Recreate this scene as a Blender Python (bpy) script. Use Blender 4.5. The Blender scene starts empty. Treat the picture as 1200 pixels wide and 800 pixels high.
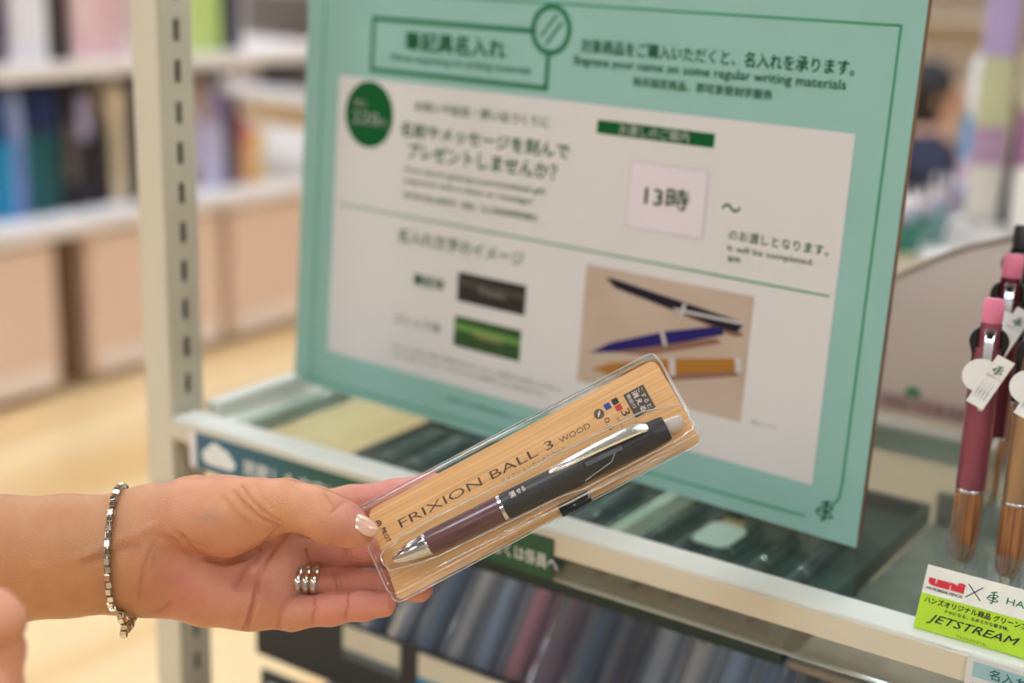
import bpy, math, random
import numpy as np
from mathutils import Vector, Matrix
random.seed(7)
# ------------------------------------------------------------------ camera
F = 1667.0                                   # focal length in pixels of a 1200 px wide frame (50 mm on 36 mm)
M = np.array([[0.82556486, -0.17738879, 0.53570129],
              [0.56352007, 0.20902842, -0.79921978],
              [0.02979583, 0.96168619, 0.27252866]])   # camera axes expressed in the room
u_, s_, v_ = np.linalg.svd(M); M = u_ @ v_
CAM = np.array([0.0, 0.0, 1.30])
S = bpy.context.scene
cd = bpy.data.cameras.new('camera'); cd.sensor_width = 36; cd.lens = 50.01
cd.clip_start = 0.02; cd.clip_end = 60
cd.dof.use_dof = True; cd.dof.focus_distance = 0.632; cd.dof.aperture_fstop = 4.0; cd.dof.aperture_blades = 0
cam = bpy.data.objects.new('camera', cd); S.collection.objects.link(cam)
m4 = Matrix([list(M[i]) + [CAM[i]] for i in range(3)] + [[0, 0, 0, 1]])
cam.matrix_world = m4; S.camera = cam
# ------------------------------------------------------------------ world, exposure
w = bpy.data.worlds.new('world'); S.world = w; w.use_nodes = True
w.node_tree.nodes['Background'].inputs[0].default_value = (1.0, 0.95, 0.88, 1)
w.node_tree.nodes['Background'].inputs[1].default_value = 0.35
S.view_settings.view_transform = 'Standard'; S.view_settings.look = 'None'
S.view_settings.exposure = 0.0; S.view_settings.gamma = 1; S.view_settings.use_curve_mapping = False
LIGHT = 18.8                                  # ceiling panel strength
try:
    S.cycles.transparent_max_bounces = 32; S.cycles.max_bounces = 10
    S.cycles.sample_clamp_indirect = 6.0; S.cycles.caustics_reflective = False; S.cycles.caustics_refractive = False
except Exception: pass
# ------------------------------------------------------------------ geometry of the view
def ray(px, py): return M @ np.array([(px-600)/F, (400-py)/F, -1.0])
def W(px, py, d): return CAM + ray(px, py)*d           # point at a given distance in front of the camera
def onz(px, py, z): r = ray(px, py); return CAM + r*((z-CAM[2])/r[2])
def ony(px, py, y): r = ray(px, py); return CAM + r*((y-CAM[1])/r[1])
def onx(px, py, x): r = ray(px, py); return CAM + r*((x-CAM[0])/r[0])
def nrm(v): v = np.array(v, float); return v/np.linalg.norm(v)
class Plane:
    """a flat face with its own origin and axes; uv() finds a spot on it"""
    def __init__(s, o, ex, ey): s.o = np.array(o, float); s.x = nrm(ex); s.y = nrm(ey); s.n = nrm(np.cross(s.x, s.y))
    def uv(s, px, py):
        r = ray(px, py); t = (s.o-CAM).dot(s.n)/r.dot(s.n); q = CAM + r*t - s.o
        return np.array([q.dot(s.x), q.dot(s.y)])
    def at(s, u, v, w=0): return s.o + s.x*u + s.y*v + s.n*w
# ------------------------------------------------------------------ materials
def lin(c):
    return tuple((x/255/12.92 if x/255 <= .04045 else ((x/255+.055)/1.055)**2.4) for x in c) + (1,)
_m = {}
def mat(name, col=(200,200,200), rough=.5, metal=0, emit=0, sub=0, spec=.5, noise=None, bump=None, coat=0):
    if name in _m: return _m[name]
    m = bpy.data.materials.new(name); m.use_nodes = True; nt = m.node_tree; b = nt.nodes['Principled BSDF']
    b.inputs['Base Color'].default_value = lin(col); b.inputs['Roughness'].default_value = rough
    b.inputs['Metallic'].default_value = metal; b.inputs['Specular IOR Level'].default_value = spec
    b.inputs['Coat Weight'].default_value = coat
    if emit: b.inputs['Emission Color'].default_value = lin(col); b.inputs['Emission Strength'].default_value = emit
    if sub: b.inputs['Subsurface Weight'].default_value = sub; b.inputs['Subsurface Scale'].default_value = .003
    if noise or bump:
        tc = nt.nodes.new('ShaderNodeTexCoord'); mp = nt.nodes.new('ShaderNodeMapping'); nt.links.new(tc.outputs['Object'], mp.inputs[0])
        n = nt.nodes.new('ShaderNodeTexNoise'); nt.links.new(mp.outputs[0], n.inputs[0])
        sc, amt, col2 = noise if noise else (300, 0, col)
        n.inputs['Scale'].default_value = 1; n.inputs['Detail'].default_value = 4
        mp.inputs['Scale'].default_value = (sc if hasattr(sc, '__len__') else (sc, sc, sc))
        if noise:
            mx = nt.nodes.new('ShaderNodeMix'); mx.data_type = 'RGBA'; rm = nt.nodes.new('ShaderNodeMapRange')
            rm.inputs[1].default_value = .35; rm.inputs[2].default_value = .65; rm.inputs[4].default_value = amt
            nt.links.new(n.outputs[0], rm.inputs[0]); nt.links.new(rm.outputs[0], mx.inputs['Factor'])
            mx.inputs['A'].default_value = lin(col); mx.inputs['B'].default_value = lin(col2); nt.links.new(mx.outputs['Result'], b.inputs['Base Color'])
        if bump:
            bp = nt.nodes.new('ShaderNodeBump'); bp.inputs['Strength'].default_value = bump; bp.inputs['Distance'].default_value = .0005
            nt.links.new(n.outputs[0], bp.inputs['Height']); nt.links.new(bp.outputs[0], b.inputs['Normal'])
    _m[name] = m; return m
def clear(name, tint=(255,255,255), rough=.05, boost=1.0, wob=0, ior=1.45, haze=0, hazecol=(200,200,200), wscale=120):
    """thin clear plastic or glass: transmission plus a fresnel reflection, optionally slightly frosted"""
    if name in _m: return _m[name]
    m = bpy.data.materials.new(name); m.use_nodes = True; nt = m.node_tree; nt.nodes.clear()
    o = nt.nodes.new('ShaderNodeOutputMaterial'); tr = nt.nodes.new('ShaderNodeBsdfTransparent'); g = nt.nodes.new('ShaderNodeBsdfGlossy')
    tr.inputs[0].default_value = lin(tint); g.inputs['Roughness'].default_value = rough; g.inputs[0].default_value = (1,1,1,1)
    fr = nt.nodes.new('ShaderNodeLayerWeight'); pw = nt.nodes.new('ShaderNodeMath'); pw.operation = 'POWER'; pw.inputs[1].default_value = 5
    f0 = ((ior-1)/(ior+1))**2; ml = nt.nodes.new('ShaderNodeMath'); ml.operation = 'MULTIPLY_ADD'; ml.inputs[1].default_value = 1-f0; ml.inputs[2].default_value = f0
    nt.links.new(fr.outputs['Facing'], pw.inputs[0]); nt.links.new(pw.outputs[0], ml.inputs[0])
    mu = nt.nodes.new('ShaderNodeMath'); mu.operation = 'MULTIPLY'; mu.inputs[1].default_value = boost; mu.use_clamp = True
    nt.links.new(ml.outputs[0], mu.inputs[0]); mx = nt.nodes.new('ShaderNodeMixShader'); nt.links.new(mu.outputs[0], mx.inputs[0])
    base = tr.outputs[0]
    if haze:
        df = nt.nodes.new('ShaderNodeBsdfDiffuse'); df.inputs[0].default_value = lin(hazecol); m2 = nt.nodes.new('ShaderNodeMixShader')
        m2.inputs[0].default_value = haze; nt.links.new(tr.outputs[0], m2.inputs[1]); nt.links.new(df.outputs[0], m2.inputs[2]); base = m2.outputs[0]
    nt.links.new(base, mx.inputs[1]); nt.links.new(g.outputs[0], mx.inputs[2]); nt.links.new(mx.outputs[0], o.inputs[0])
    if wob:
        tc = nt.nodes.new('ShaderNodeTexCoord'); n = nt.nodes.new('ShaderNodeTexNoise'); n.inputs['Scale'].default_value = wscale
        nt.links.new(tc.outputs['Object'], n.inputs[0]); bp = nt.nodes.new('ShaderNodeBump'); bp.inputs['Strength'].default_value = wob; bp.inputs['Distance'].default_value = .002
        nt.links.new(n.outputs[0], bp.inputs['Height'])
        nt.links.new(bp.outputs[0], g.inputs['Normal']); nt.links.new(bp.outputs[0], fr.inputs['Normal'])
    _m[name] = m; return m
def grain(name, c1, c2, axis='X', scale=60, rough=.5, dist=3, coat=0, stretch=.06, c3=None):
    """wood grain streaks running along one object axis"""
    if name in _m: return _m[name]
    m = bpy.data.materials.new(name); m.use_nodes = True; nt = m.node_tree; b = nt.nodes['Principled BSDF']
    b.inputs['Roughness'].default_value = rough; b.inputs['Coat Weight'].default_value = coat
    tc = nt.nodes.new('ShaderNodeTexCoord'); mp = nt.nodes.new('ShaderNodeMapping'); nt.links.new(tc.outputs['Object'], mp.inputs[0])
    sc = [scale]*3; sc['XYZ'.index(axis)] = scale*stretch; mp.inputs['Scale'].default_value = sc
    n = nt.nodes.new('ShaderNodeTexNoise'); n.inputs['Scale'].default_value = 1; n.inputs['Detail'].default_value = 6; n.inputs['Distortion'].default_value = dist*.1
    nt.links.new(mp.outputs[0], n.inputs[0]); r = nt.nodes.new('ShaderNodeValToRGB')
    r.color_ramp.elements[0].position = .36; r.color_ramp.elements[1].position = .66
    r.color_ramp.elements[0].color = lin(c1); r.color_ramp.elements[1].color = lin(c2)
    nt.links.new(n.outputs[0], r.inputs[0]); nt.links.new(r.outputs[0], b.inputs['Base Color'])
    _m[name] = m; return m
# ------------------------------------------------------------------ object helpers
COL = S.collection
def empty(name, loc=(0,0,0), rot=None):
    o = bpy.data.objects.new(name, None); COL.objects.link(o); o.empty_display_size = .02
    if rot is not None: o.matrix_world = rot
    else: o.location = tuple(loc)
    return o
def tag(o, label=None, cat=None, group=None, kind=None):
    if label: o['label'] = label
    if cat: o['category'] = cat
    if group: o['group'] = group
    if kind: o['kind'] = kind
    return o
class MB:
    """collects shapes into one mesh; coordinates are in the parent's frame"""
    def __init__(s): s.v = []; s.f = []; s.n = 0
    def add(s, vs, fs):
        s.v += [tuple(map(float, q)) for q in vs]; s.f += [tuple(i+s.n for i in f) for f in fs]; s.n = len(s.v); return s
    def box(s, x0, x1, y0, y1, z0, z1, fr=None):
        p = [(x, y, z) for z in (z0, z1) for y in (y0, y1) for x in (x0, x1)]
        if fr: p = [fr(*q) for q in p]
        return s.add(p, [(0,2,3,1), (4,5,7,6), (0,1,5,4), (2,6,7,3), (0,4,6,2), (1,3,7,5)])
    def lathe(s, prof, seg=24, o=(0,0,0), fr=None, cap=True):
        vs = []; fs = []
        for r, z in prof:
            for k in range(seg):
                a = 2*math.pi*k/seg; vs.append((o[0]+r*math.cos(a), o[1]+r*math.sin(a), o[2]+z))
        for i in range(len(prof)-1):
            for k in range(seg):
                k2 = (k+1) % seg; fs.append((i*seg+k, i*seg+k2, (i+1)*seg+k2, (i+1)*seg+k))
        if cap:
            fs.append(tuple(range(seg))[::-1]); fs.append(tuple((len(prof)-1)*seg+k for k in range(seg)))
        if fr: vs = [fr(*q) for q in vs]
        return s.add(vs, fs)
    def tube(s, pts, r, seg=10, closed=False, flat=1.0):
        pts = [Vector(p) for p in pts]; n = len(pts); vs = []; fs = []; up = None
        for i, p in enumerate(pts):
            t = (pts[(i+1) % n]-pts[i-1]) if closed else (pts[min(i+1, n-1)]-pts[max(i-1, 0)])
            t.normalize()
            if up is None: up = Vector((0,0,1)) if abs(t.z) < .9 else Vector((1,0,0))
            a = t.cross(up).normalized(); up = a.cross(t).normalized(); rr = r[i] if hasattr(r, '__len__') else r
            for k in range(seg):
                q = 2*math.pi*k/seg; vs.append(p + a*(math.cos(q)*rr) + up*(math.sin(q)*rr*flat))
        for i in range(n if closed else n-1):
            j = (i+1) % n
            for k in range(seg):
                k2 = (k+1) % seg; fs.append((i*seg+k, i*seg+k2, j*seg+k2, j*seg+k))
        if not closed: fs.append(tuple(range(seg))[::-1]); fs.append(tuple((n-1)*seg+k for k in range(seg)))
        return s.add(vs, fs)
    def prism(s, poly, z0, z1, fr=None):
        n = len(poly); p = [(x, y, z0) for x, y in poly] + [(x, y, z1) for x, y in poly]
        if fr: p = [fr(*q) for q in p]
        return s.add(p, [tuple(range(n))[::-1], tuple(range(n, 2*n))] + [(i, (i+1) % n, (i+1) % n+n, i+n) for i in range(n)])
    def flat(s, poly, z=0, fr=None):
        p = [(x, y, z) for x, y in poly]
        if fr: p = [fr(*q) for q in p]
        return s.add(p, [tuple(range(len(poly)))])
    def build(s, name, m, parent=None, smooth=False, bevel=0, seg=2):
        me = bpy.data.meshes.new(name); me.from_pydata(s.v, [], s.f); me.update()
        o = bpy.data.objects.new(name, me); COL.objects.link(o)
        if m: me.materials.append(m)
        if smooth:
            me.polygons.foreach_set('use_smooth', [True]*len(me.polygons))
            try: me.set_sharp_from_angle(angle=math.radians(40))
            except Exception: pass
        if bevel:
            b = o.modifiers.new('bevel', 'BEVEL'); b.width = bevel; b.segments = seg; b.limit_method = 'ANGLE'; b.angle_limit = math.radians(40)
        if parent: o.parent = parent
        return o
def rrect(x0, x1, y0, y1, r, n=5):
    out = []
    for cx, cy, a0 in ((x1-r, y1-r, 0), (x0+r, y1-r, 90), (x0+r, y0+r, 180), (x1-r, y0+r, 270)):
        for k in range(n+1):
            a = math.radians(a0+90*k/n); out.append((cx+r*math.cos(a), cy+r*math.sin(a)))
    return out
def ell(cx, cy, rx, ry, n=32): return [(cx+rx*math.cos(2*math.pi*k/n), cy+ry*math.sin(2*math.pi*k/n)) for k in range(n)]
def frameM(o, x, y):
    x = nrm(x); y = nrm(np.array(y)-x*np.dot(x, y)); z = np.cross(x, y)
    return Matrix([[x[i], y[i], z[i], o[i]] for i in range(3)] + [[0,0,0,1]])
def text(string, x0, y0, width, height, m, parent, z=0, rot=0, bold=0, name='lettering', shear=0, fit=True):
    """flat printed line of text in the parent's xy plane, lower left corner at x0,y0"""
    cu = bpy.data.curves.new('t', 'FONT'); cu.body = string; cu.size = 1; cu.offset = bold if (string.isascii() and (bold > .05 or bold < 0)) else 0; cu.shear = shear; cu.resolution_u = 2
    to = bpy.data.objects.new('t', cu); COL.objects.link(to); dg = bpy.context.evaluated_depsgraph_get()
    me = bpy.data.meshes.new_from_object(to.evaluated_get(dg)); bpy.data.objects.remove(to); bpy.data.curves.remove(cu)
    if not len(me.vertices): return None
    co = np.zeros(len(me.vertices)*3); me.vertices.foreach_get('co', co); co = co.reshape(-1, 3)
    lo, hi = co.min(0), co.max(0); sx = width/(hi[0]-lo[0]); sy = height/(hi[1]-lo[1])
    x = (co[:, 0]-lo[0])*sx; y = (co[:, 1]-lo[1])*sy; c, s = math.cos(rot), math.sin(rot)
    co[:, 0] = x0 + x*c - y*s; co[:, 1] = y0 + x*s + y*c; co[:, 2] = z
    if 0 < bold <= .05 or (bold > 0 and not string.isascii()):      # heavier strokes: the glyphs laid down again, slightly shifted
        d_ = min(bold, .03)*.55*height*1.35; nV = len(co); F0 = [tuple(p.vertices) for p in me.polygons]; allv = []; allf = []
        for k_, (ox, oy) in enumerate(((0,0),(d_,0),(-d_,0),(0,d_),(0,-d_),(d_*.7,d_*.7),(-d_*.7,-d_*.7))):
            allv.append(co+np.array([ox, oy, k_*1.2e-5])); allf += [tuple(i+k_*nV for i in f) for f in F0]
        me = bpy.data.meshes.new('lettering'); me.from_pydata(np.concatenate(allv).tolist(), [], allf); co = np.concatenate(allv)
    me.vertices.foreach_set('co', co.ravel()); me.materials.clear(); me.materials.append(m); me.update()
    o = bpy.data.objects.new(name, me); COL.objects.link(o); o.parent = parent; return o
# ------------------------------------------------------------------ solid modelling by distance field (hands, people)
def rcone(P, a, b, ra, rb, zs=1.0):
    s = np.array([1, 1, zs]); P = P*s; a = np.array(a)*s; b = np.array(b)*s
    ab = b-a; L2 = ab.dot(ab)+1e-12; t = np.clip(((P-a)@ab)/L2, 0, 1)
    d = np.linalg.norm(P-a-t[..., None]*ab, axis=-1); return d-(ra+(rb-ra)*t)
def smin(a, b, k):
    h = np.clip(.5+.5*(b-a)/k, 0, 1); return b+(a-b)*h-k*h*(1-h)
def chain(P, pts, k=.002, zs=1.0):
    d = None
    for p, q in zip(pts[:-1], pts[1:]):
        e = rcone(P, p[:3], q[:3], p[3], q[3], zs); d = e if d is None else smin(d, e, k)
    return d
def surface_nets(f, lo, hi, h):
    lo = np.array(lo); hi = np.array(hi); n = np.ceil((hi-lo)/h).astype(int)+1
    ax = [lo[i]+h*np.arange(n[i]) for i in range(3)]; D = np.empty(n, np.float32)
    for i in range(n[0]):
        g = np.stack(np.meshgrid(ax[0][i:i+1], ax[1], ax[2], indexing='ij'), -1).reshape(-1, 3)
        D[i] = f(g).reshape(n[1], n[2])
    ins = D < 0; corners = [(i, j, k) for i in (0, 1) for j in (0, 1) for k in (0, 1)]
    sl = lambda A, c: A[c[0]:n[0]-1+c[0], c[1]:n[1]-1+c[1], c[2]:n[2]-1+c[2]]
    cnt = sum(sl(ins, c).astype(np.int8) for c in corners); act = (cnt > 0) & (cnt < 8)
    idx = np.argwhere(act); vid = -np.ones(act.shape, np.int64); vid[act] = np.arange(len(idx))
    acc = np.zeros((len(idx), 3)); num = np.zeros(len(idx))
    for a in corners:
        for axx in range(3):
            if a[axx]: continue
            b = list(a); b[axx] = 1
            da = D[tuple((idx+a).T)]; db = D[tuple((idx+b).T)]; m = (da < 0) != (db < 0)
            t = np.where(m, da/np.where(m, da-db, 1), 0); p = np.tile(np.array(a, float), (len(idx), 1)); p[:, axx] += t
            acc += p*m[:, None]; num += m
    V = lo+h*(idx+acc/num[:, None]); Fs = []
    for axx in range(3):
        o1, o2 = [(1, 2), (2, 0), (0, 1)][axx]; A = ins; sa = [slice(None)]*3; sb = [slice(None)]*3
        sa[axx] = slice(0, n[axx]-1); sb[axx] = slice(1, n[axx]); ch = A[tuple(sa)] != A[tuple(sb)]
        e = np.argwhere(ch); e = e[(e[:, o1] > 0) & (e[:, o2] > 0) & (e[:, o1] < n[o1]-1) & (e[:, o2] < n[o2]-1)]
        g = lambda d1, d2: vid[tuple((e-np.eye(3, dtype=int)[o1]*d1-np.eye(3, dtype=int)[o2]*d2).T)]
        q = np.stack([g(1, 1), g(0, 1), g(0, 0), g(1, 0)], 1); flip = ~A[tuple(e.T)]
        q[flip] = q[flip][:, ::-1]; Fs.append(q)
    return V, np.concatenate(Fs)
def solid(name, f, lo, hi, h, m, parent=None, colf=None, xf=None):
    V, Q = surface_nets(f, lo, hi, h)
    C = colf(V) if colf else None
    if xf is not None: V = xf(V)
    me = bpy.data.meshes.new(name); me.vertices.add(len(V)); me.vertices.foreach_set('co', V.ravel())
    me.loops.add(len(Q)*4); me.loops.foreach_set('vertex_index', Q.ravel().astype(np.int32))
    me.polygons.add(len(Q)); me.polygons.foreach_set('loop_start', np.arange(len(Q), dtype=np.int32)*4)
    me.polygons.foreach_set('use_smooth', np.ones(len(Q), bool)); me.update(calc_edges=True); me.validate()
    if C is not None:
        at = me.color_attributes.new('tint', 'FLOAT_COLOR', 'POINT'); at.data.foreach_set('color', np.c_[C, np.ones(len(C))].ravel())
    me.materials.append(m); o = bpy.data.objects.new(name, me); COL.objects.link(o)
    if parent: o.parent = parent
    return o
def tinted(name, rough=.5, sub=0, bump=0, bscale=400, spec=.5):
    m = bpy.data.materials.new(name); m.use_nodes = True; nt = m.node_tree; b = nt.nodes['Principled BSDF']
    a = nt.nodes.new('ShaderNodeAttribute'); a.attribute_name = 'tint'
    b.inputs['Roughness'].default_value = rough; b.inputs['Specular IOR Level'].default_value = spec
    tc = nt.nodes.new('ShaderNodeTexCoord')
    n = nt.nodes.new('ShaderNodeTexNoise'); n.inputs['Scale'].default_value = 90; n.inputs['Detail'].default_value = 3; nt.links.new(tc.outputs['Object'], n.inputs[0])
    mx = nt.nodes.new('ShaderNodeMix'); mx.data_type = 'RGBA'; mx.blend_type = 'MULTIPLY'; mx.inputs['B'].default_value = (.86, .70, .66, 1)
    rm = nt.nodes.new('ShaderNodeMapRange'); rm.inputs[1].default_value = .4; rm.inputs[2].default_value = .75; rm.inputs[4].default_value = .55
    nt.links.new(n.outputs[0], rm.inputs[0]); nt.links.new(rm.outputs[0], mx.inputs['Factor']); nt.links.new(a.outputs['Color'], mx.inputs['A'])
    nt.links.new(mx.outputs['Result'], b.inputs['Base Color'])
    if sub: b.inputs['Subsurface Weight'].default_value = sub; b.inputs['Subsurface Radius'].default_value = (1, .35, .2); b.inputs['Subsurface Scale'].default_value = .004
    if bump:
        mp = nt.nodes.new('ShaderNodeMapping'); nt.links.new(tc.outputs['Object'], mp.inputs[0]); mp.inputs['Scale'].default_value = (bscale*1.0, bscale*1.0, bscale*1.0)
        v = nt.nodes.new('ShaderNodeTexVoronoi'); v.inputs['Scale'].default_value = 1.6; nt.links.new(mp.outputs[0], v.inputs[0])
        n2 = nt.nodes.new('ShaderNodeTexNoise'); n2.inputs['Scale'].default_value = 1; n2.inputs['Detail'].default_value = 4; nt.links.new(mp.outputs[0], n2.inputs[0])
        ad = nt.nodes.new('ShaderNodeMath'); ad.operation = 'ADD'; nt.links.new(v.outputs[0], ad.inputs[0]); nt.links.new(n2.outputs[0], ad.inputs[1])
        bp = nt.nodes.new('ShaderNodeBump'); bp.inputs['Strength'].default_value = bump; bp.inputs['Distance'].default_value = .0004
        nt.links.new(ad.outputs[0], bp.inputs['Height']); nt.links.new(bp.outputs[0], b.inputs['Normal'])
    return m
#@@BODY
# ================================================================== the room
ZT = 0.995                                    # height of the counter top
floor_m = grain('floor_planks', (222,184,126), (244,220,172), 'Y', 5, .38, 2, .2, .12)
def struct(o): o['kind'] = 'structure'; return o
struct(MB().box(-9, 6, -4, 10, -.1, 0).build('floor', floor_m))
wall_m = mat('wall_paint', (176,172,168), .8); ceil_m = mat('ceiling_paint', (128,128,128), .9)
struct(MB().box(-9, 6, 10, 10.1, 0, 3).build('wall_back', wall_m)); struct(MB().box(-9, 6, -4.1, -4, 0, 3).build('wall_front', wall_m))
struct(MB().box(-9.1, -9, -4, 10, 0, 3).build('wall_left', wall_m)); struct(MB().box(6, 6.1, -4, 10, 0, 3).build('wall_right', wall_m))
struct(MB().box(-9.1, 6.1, -4.1, 10.1, 3, 3.1).build('ceiling', ceil_m))
white_metal = mat('white_metal', (236,236,230), .35); lamp_m = mat('lamp_diffuser', (240,246,255), .5, emit=LIGHT)
proto = None; xs = (-7.5, -4.9, -2.9, -1.0, 1.2, 4); ys = (-3.3, -.6, 1.7, 4.2, 7.4)
for j, y in enumerate(ys):
    for i, x in enumerate(xs):
        t = empty('ceiling_light', (x, y, 2.96))
        tag(t, 'square white ceiling light panel above the shop floor', 'lamp', 'ceiling light panels')
        if proto is None:
            f = MB()
            for a in ((-.36,.36,-.36,-.32), (-.36,.36,.32,.36), (-.36,-.32,-.32,.32), (.32,.36,-.32,.32)): f.box(*a, -.03, .038)
            proto = (f.build('frame', white_metal, t), MB().box(-.32,.32,-.32,.32,-.02,.0).build('diffuser', lamp_m, t))
        else:
            for p in proto: c = p.copy(); c.parent = t; COL.objects.link(c)
# ================================================================== counter: post, rails, glass
cream = mat('cream_enamel', (205,198,178), .42); cream2 = mat('pale_enamel', (222,224,212), .35); dark = mat('slot_dark', (42,40,36), .7)
L0 = onz(227, 495, ZT); YF = L0[1]            # front edge of the rail runs along x at YF
XL = onz(214, 488, ZT)[0]; XR = .55; YB = YF+.30
post = empty('shelf_post', (0,0,0)); tag(post, 'tall cream slotted steel post at the left corner of the counter', 'post')
pa = ony(155, 300, YF)[0]; pb = ony(185, 300, YF)[0]
# the post is plumb: take its two edges at rail height
pa = ony(172, 487, YF)[0]; pb = ony(201, 487, YF)[0]; PD = .028
pf = MB().box(pa, pb, YF, YF+.0016, 0, 1.75).box(pa, pa+.0016, YF+.0016, YF+PD, 0, 1.75).box(pa+.0016, pb-.0018, YF+PD-.0016, YF+PD, 0, 1.75)
pf.build('channel', cream, post, bevel=.0006)
face = MB(); x0, x1 = pb-.0016, pb; ya, yb = YF+.0016, YF+PD; sc = YF+.0155; sw = .0022*1.1; pitch = .0252; zz = .012
face.box(x0, x1, ya, sc-sw, 0, 1.75).box(x0, x1, sc+sw, yb, 0, 1.75)
k = 0
while zz < 1.73:
    face.box(x0, x1, sc-sw, sc+sw, zz, zz+pitch-.0135); zz += pitch
face.build('slotted_face', cream, post)
MB().box(x0-.006, x0-.003, sc-.006, sc+.006, .01, 1.74).build('slot_shade_strip', dark, post)  # dark strip behind the slots, standing in for the shade inside the post
MB().box(pa-.004, pb+.004, YF-.004, YF+PD+.004, 0, .012).build('foot', dark, post, bevel=.001)
back_post = empty('shelf_post', (0,0,0)); tag(back_post, 'cream steel post at the right end of the counter, outside the picture', 'post')
MB().box(XR, XR+.02, YF, YF+PD, 0, 1.75).build('channel', cream, back_post, bevel=.0006)
MB().box(XR-.002, XR+.022, YF-.003, YF+PD+.003, 0, .012).build('foot', dark, back_post, bevel=.001)
fr = empty('counter_frame', (XL, YF, ZT)); tag(fr, 'pale steel frame of the glass counter beneath the green notice board', 'counter frame')
def rail(name, x0, x1, y0, y1, z0, z1, m=cream2, bev=.0012): return MB().box(x0-XL, x1-XL, y0-YF, y1-YF, z0-ZT, z1-ZT).build(name, m, fr, bevel=bev)
rail('front_rail', pb+.0005, XR-.0005, YF, YF+.020, ZT-.014, ZT)
rail('front_lip', pb+.0005, XR-.0005, YF-.0022, YF-.0002, ZT-.0145, ZT-.0015, cream, .0004)
rail('side_rail', pb+.0005, pb+.013, YF+PD+.001, YB, ZT-.016, ZT+.004); rail('side_ledge', pb+.0135, pb+.034, YF+.0205, YB, ZT-.018, ZT-.0065)
rail('back_rail', pb+.034, XR-.0005, YB-.018, YB, ZT-.018, ZT+.002)
rail('cross_bar', onz(700,616,ZT)[0]-.004, onz(700,616,ZT)[0]+.004, YF+.0205, YB-.0185, ZT-.020, ZT-.0085)
rail('bracket', pb+.0005, pb+.006, YF+.0205, YF+.027, ZT-.045, ZT-.019, cream)
glass_m = clear('counter_glass', (240,248,243), .02, .45, .03, 1.5, .03, (150,165,160), 30)
g = MB().box(pb+.0345, XR-.001, YF+.0205, YB-.0185, ZT-.008, ZT-.001).build('glass_top', glass_m)
tag(g, 'clear greenish glass plate lying in the counter frame under the notice board', 'glass')
# sloping bin front below the rail
acr = clear('clear_acrylic', (250,250,248), .06, 1.1, .02, 1.49, .05, (200,196,188), 60)
acr_e = clear('acrylic_edge', (215,222,215), .1, 1.6, 0, 1.49, .35, (225,225,215))
t = empty('bin_front', (pb, YF, ZT)); tag(t, 'clear acrylic strip below the counter rail in front of the pen packs', 'acrylic strip')
zb = ony(800, 729, YF)[2]; xa = ony(646, 660, YF)[0]
MB().box(xa-pb, XR-pb-.002, -.0002+.003, .0045, zb-ZT, -.0148).build('panel', acr, t)
MB().box(xa-pb, XR-pb-.002, .0022, .0052, zb-ZT-.0012, zb-ZT-.0002).build('lower_edge', acr_e, t)
# blue-green strip label below the rail
PS = Plane((pb, YF-.0035, ZT-.0045), (1,0,0), (0,0,1))
s0 = PS.uv(229, 500); s1 = PS.uv(648, 630)
t = empty('strip_label', rot=frameM(PS.at(s0[0], -.0005), (1,0,0), (0,0,1))); tag(t, 'long blue and dark green label strip with white lettering under the front rail', 'sign')
LW = s1[0]-s0[0]; HH = .0235
sm = bpy.data.materials.new('strip_print'); sm.use_nodes = True; nt = sm.node_tree; tc = nt.nodes.new('ShaderNodeTexCoord'); sx = nt.nodes.new('ShaderNodeSeparateXYZ')
mr = nt.nodes.new('ShaderNodeMapRange'); mr.inputs[2].default_value = LW; rp = nt.nodes.new('ShaderNodeValToRGB')
nt.links.new(tc.outputs['Object'], sx.inputs[0]); nt.links.new(sx.outputs[0], mr.inputs[0]); nt.links.new(mr.outputs[0], rp.inputs[0]); nt.links.new(rp.outputs[0], nt.nodes['Principled BSDF'].inputs[0])
e = rp.color_ramp.elements; e[0].color = lin((52,98,118)); e[0].position = .12; e[1].color = lin((22,78,52)); e[1].position = .5
MB().box(0, LW, -HH, 0, -.0012, 0).build('strip', sm, t)
MB().box(-.006, -.0002, -HH, 0, -.0012, 0).build('strip_margin', mat('strip_margin', (222,216,218), .4), t)
wp = mat('white_print', (222,226,226), .5)
cl = MB()
for cx, cy, r in ((.012,-.013,.0062),(.018,-.009,.0072),(.025,-.011,.0066),(.030,-.014,.005)): cl.flat(ell(cx, cy, r, r*.85), .0004+cx*.002)
cl.box(.010, .031, -.0185, -.013, .0002, .00035); cl.build('cloud_mark', wp, t)
text('掲載した文字は見本です', .042, -.0185, LW*.46, .011, wp, t, .0004, bold=.01)
text('名入れ承ります 詳しくは係員へ', .042+LW*.48, -.0175, LW*.38, .0085, wp, t, .0004, bold=.01)
# ================================================================== the notice board
A = onz(345, 445, ZT); B = onz(1003, 643, ZT); dx = nrm(B-A); a = math.radians(3.8)
nb = np.array([-dx[1], dx[0], 0]); up = math.cos(a)*np.array([0,0,1])+math.sin(a)*nb
A = A+np.array([0,0,.0006]); SG = Plane(A, dx, up); SW = np.linalg.norm(B-A); SH = .303
sg = empty('notice_board', rot=frameM(A, dx, up)); tag(sg, 'large mint green notice board with a white panel about engraving names on pens', 'sign')
mint = mat('mint_print', (138,180,170), .42, noise=((18,18,18), .35, (148,190,184)), spec=.3); green = mat('green_print', (0,80,44), .5, spec=.15); dgreen = mat('dark_green_print', (2,84,38), .5, spec=.15)
tealline = mat('green_line_print', (52,140,104), .5); paper = mat('white_panel_print', (208,205,202), .45, spec=.3)
MB().box(0, SW, 0, SH, -.005, -.0006).build('board_core', mat('cardboard', (120,88,62), .8), sg)
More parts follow.
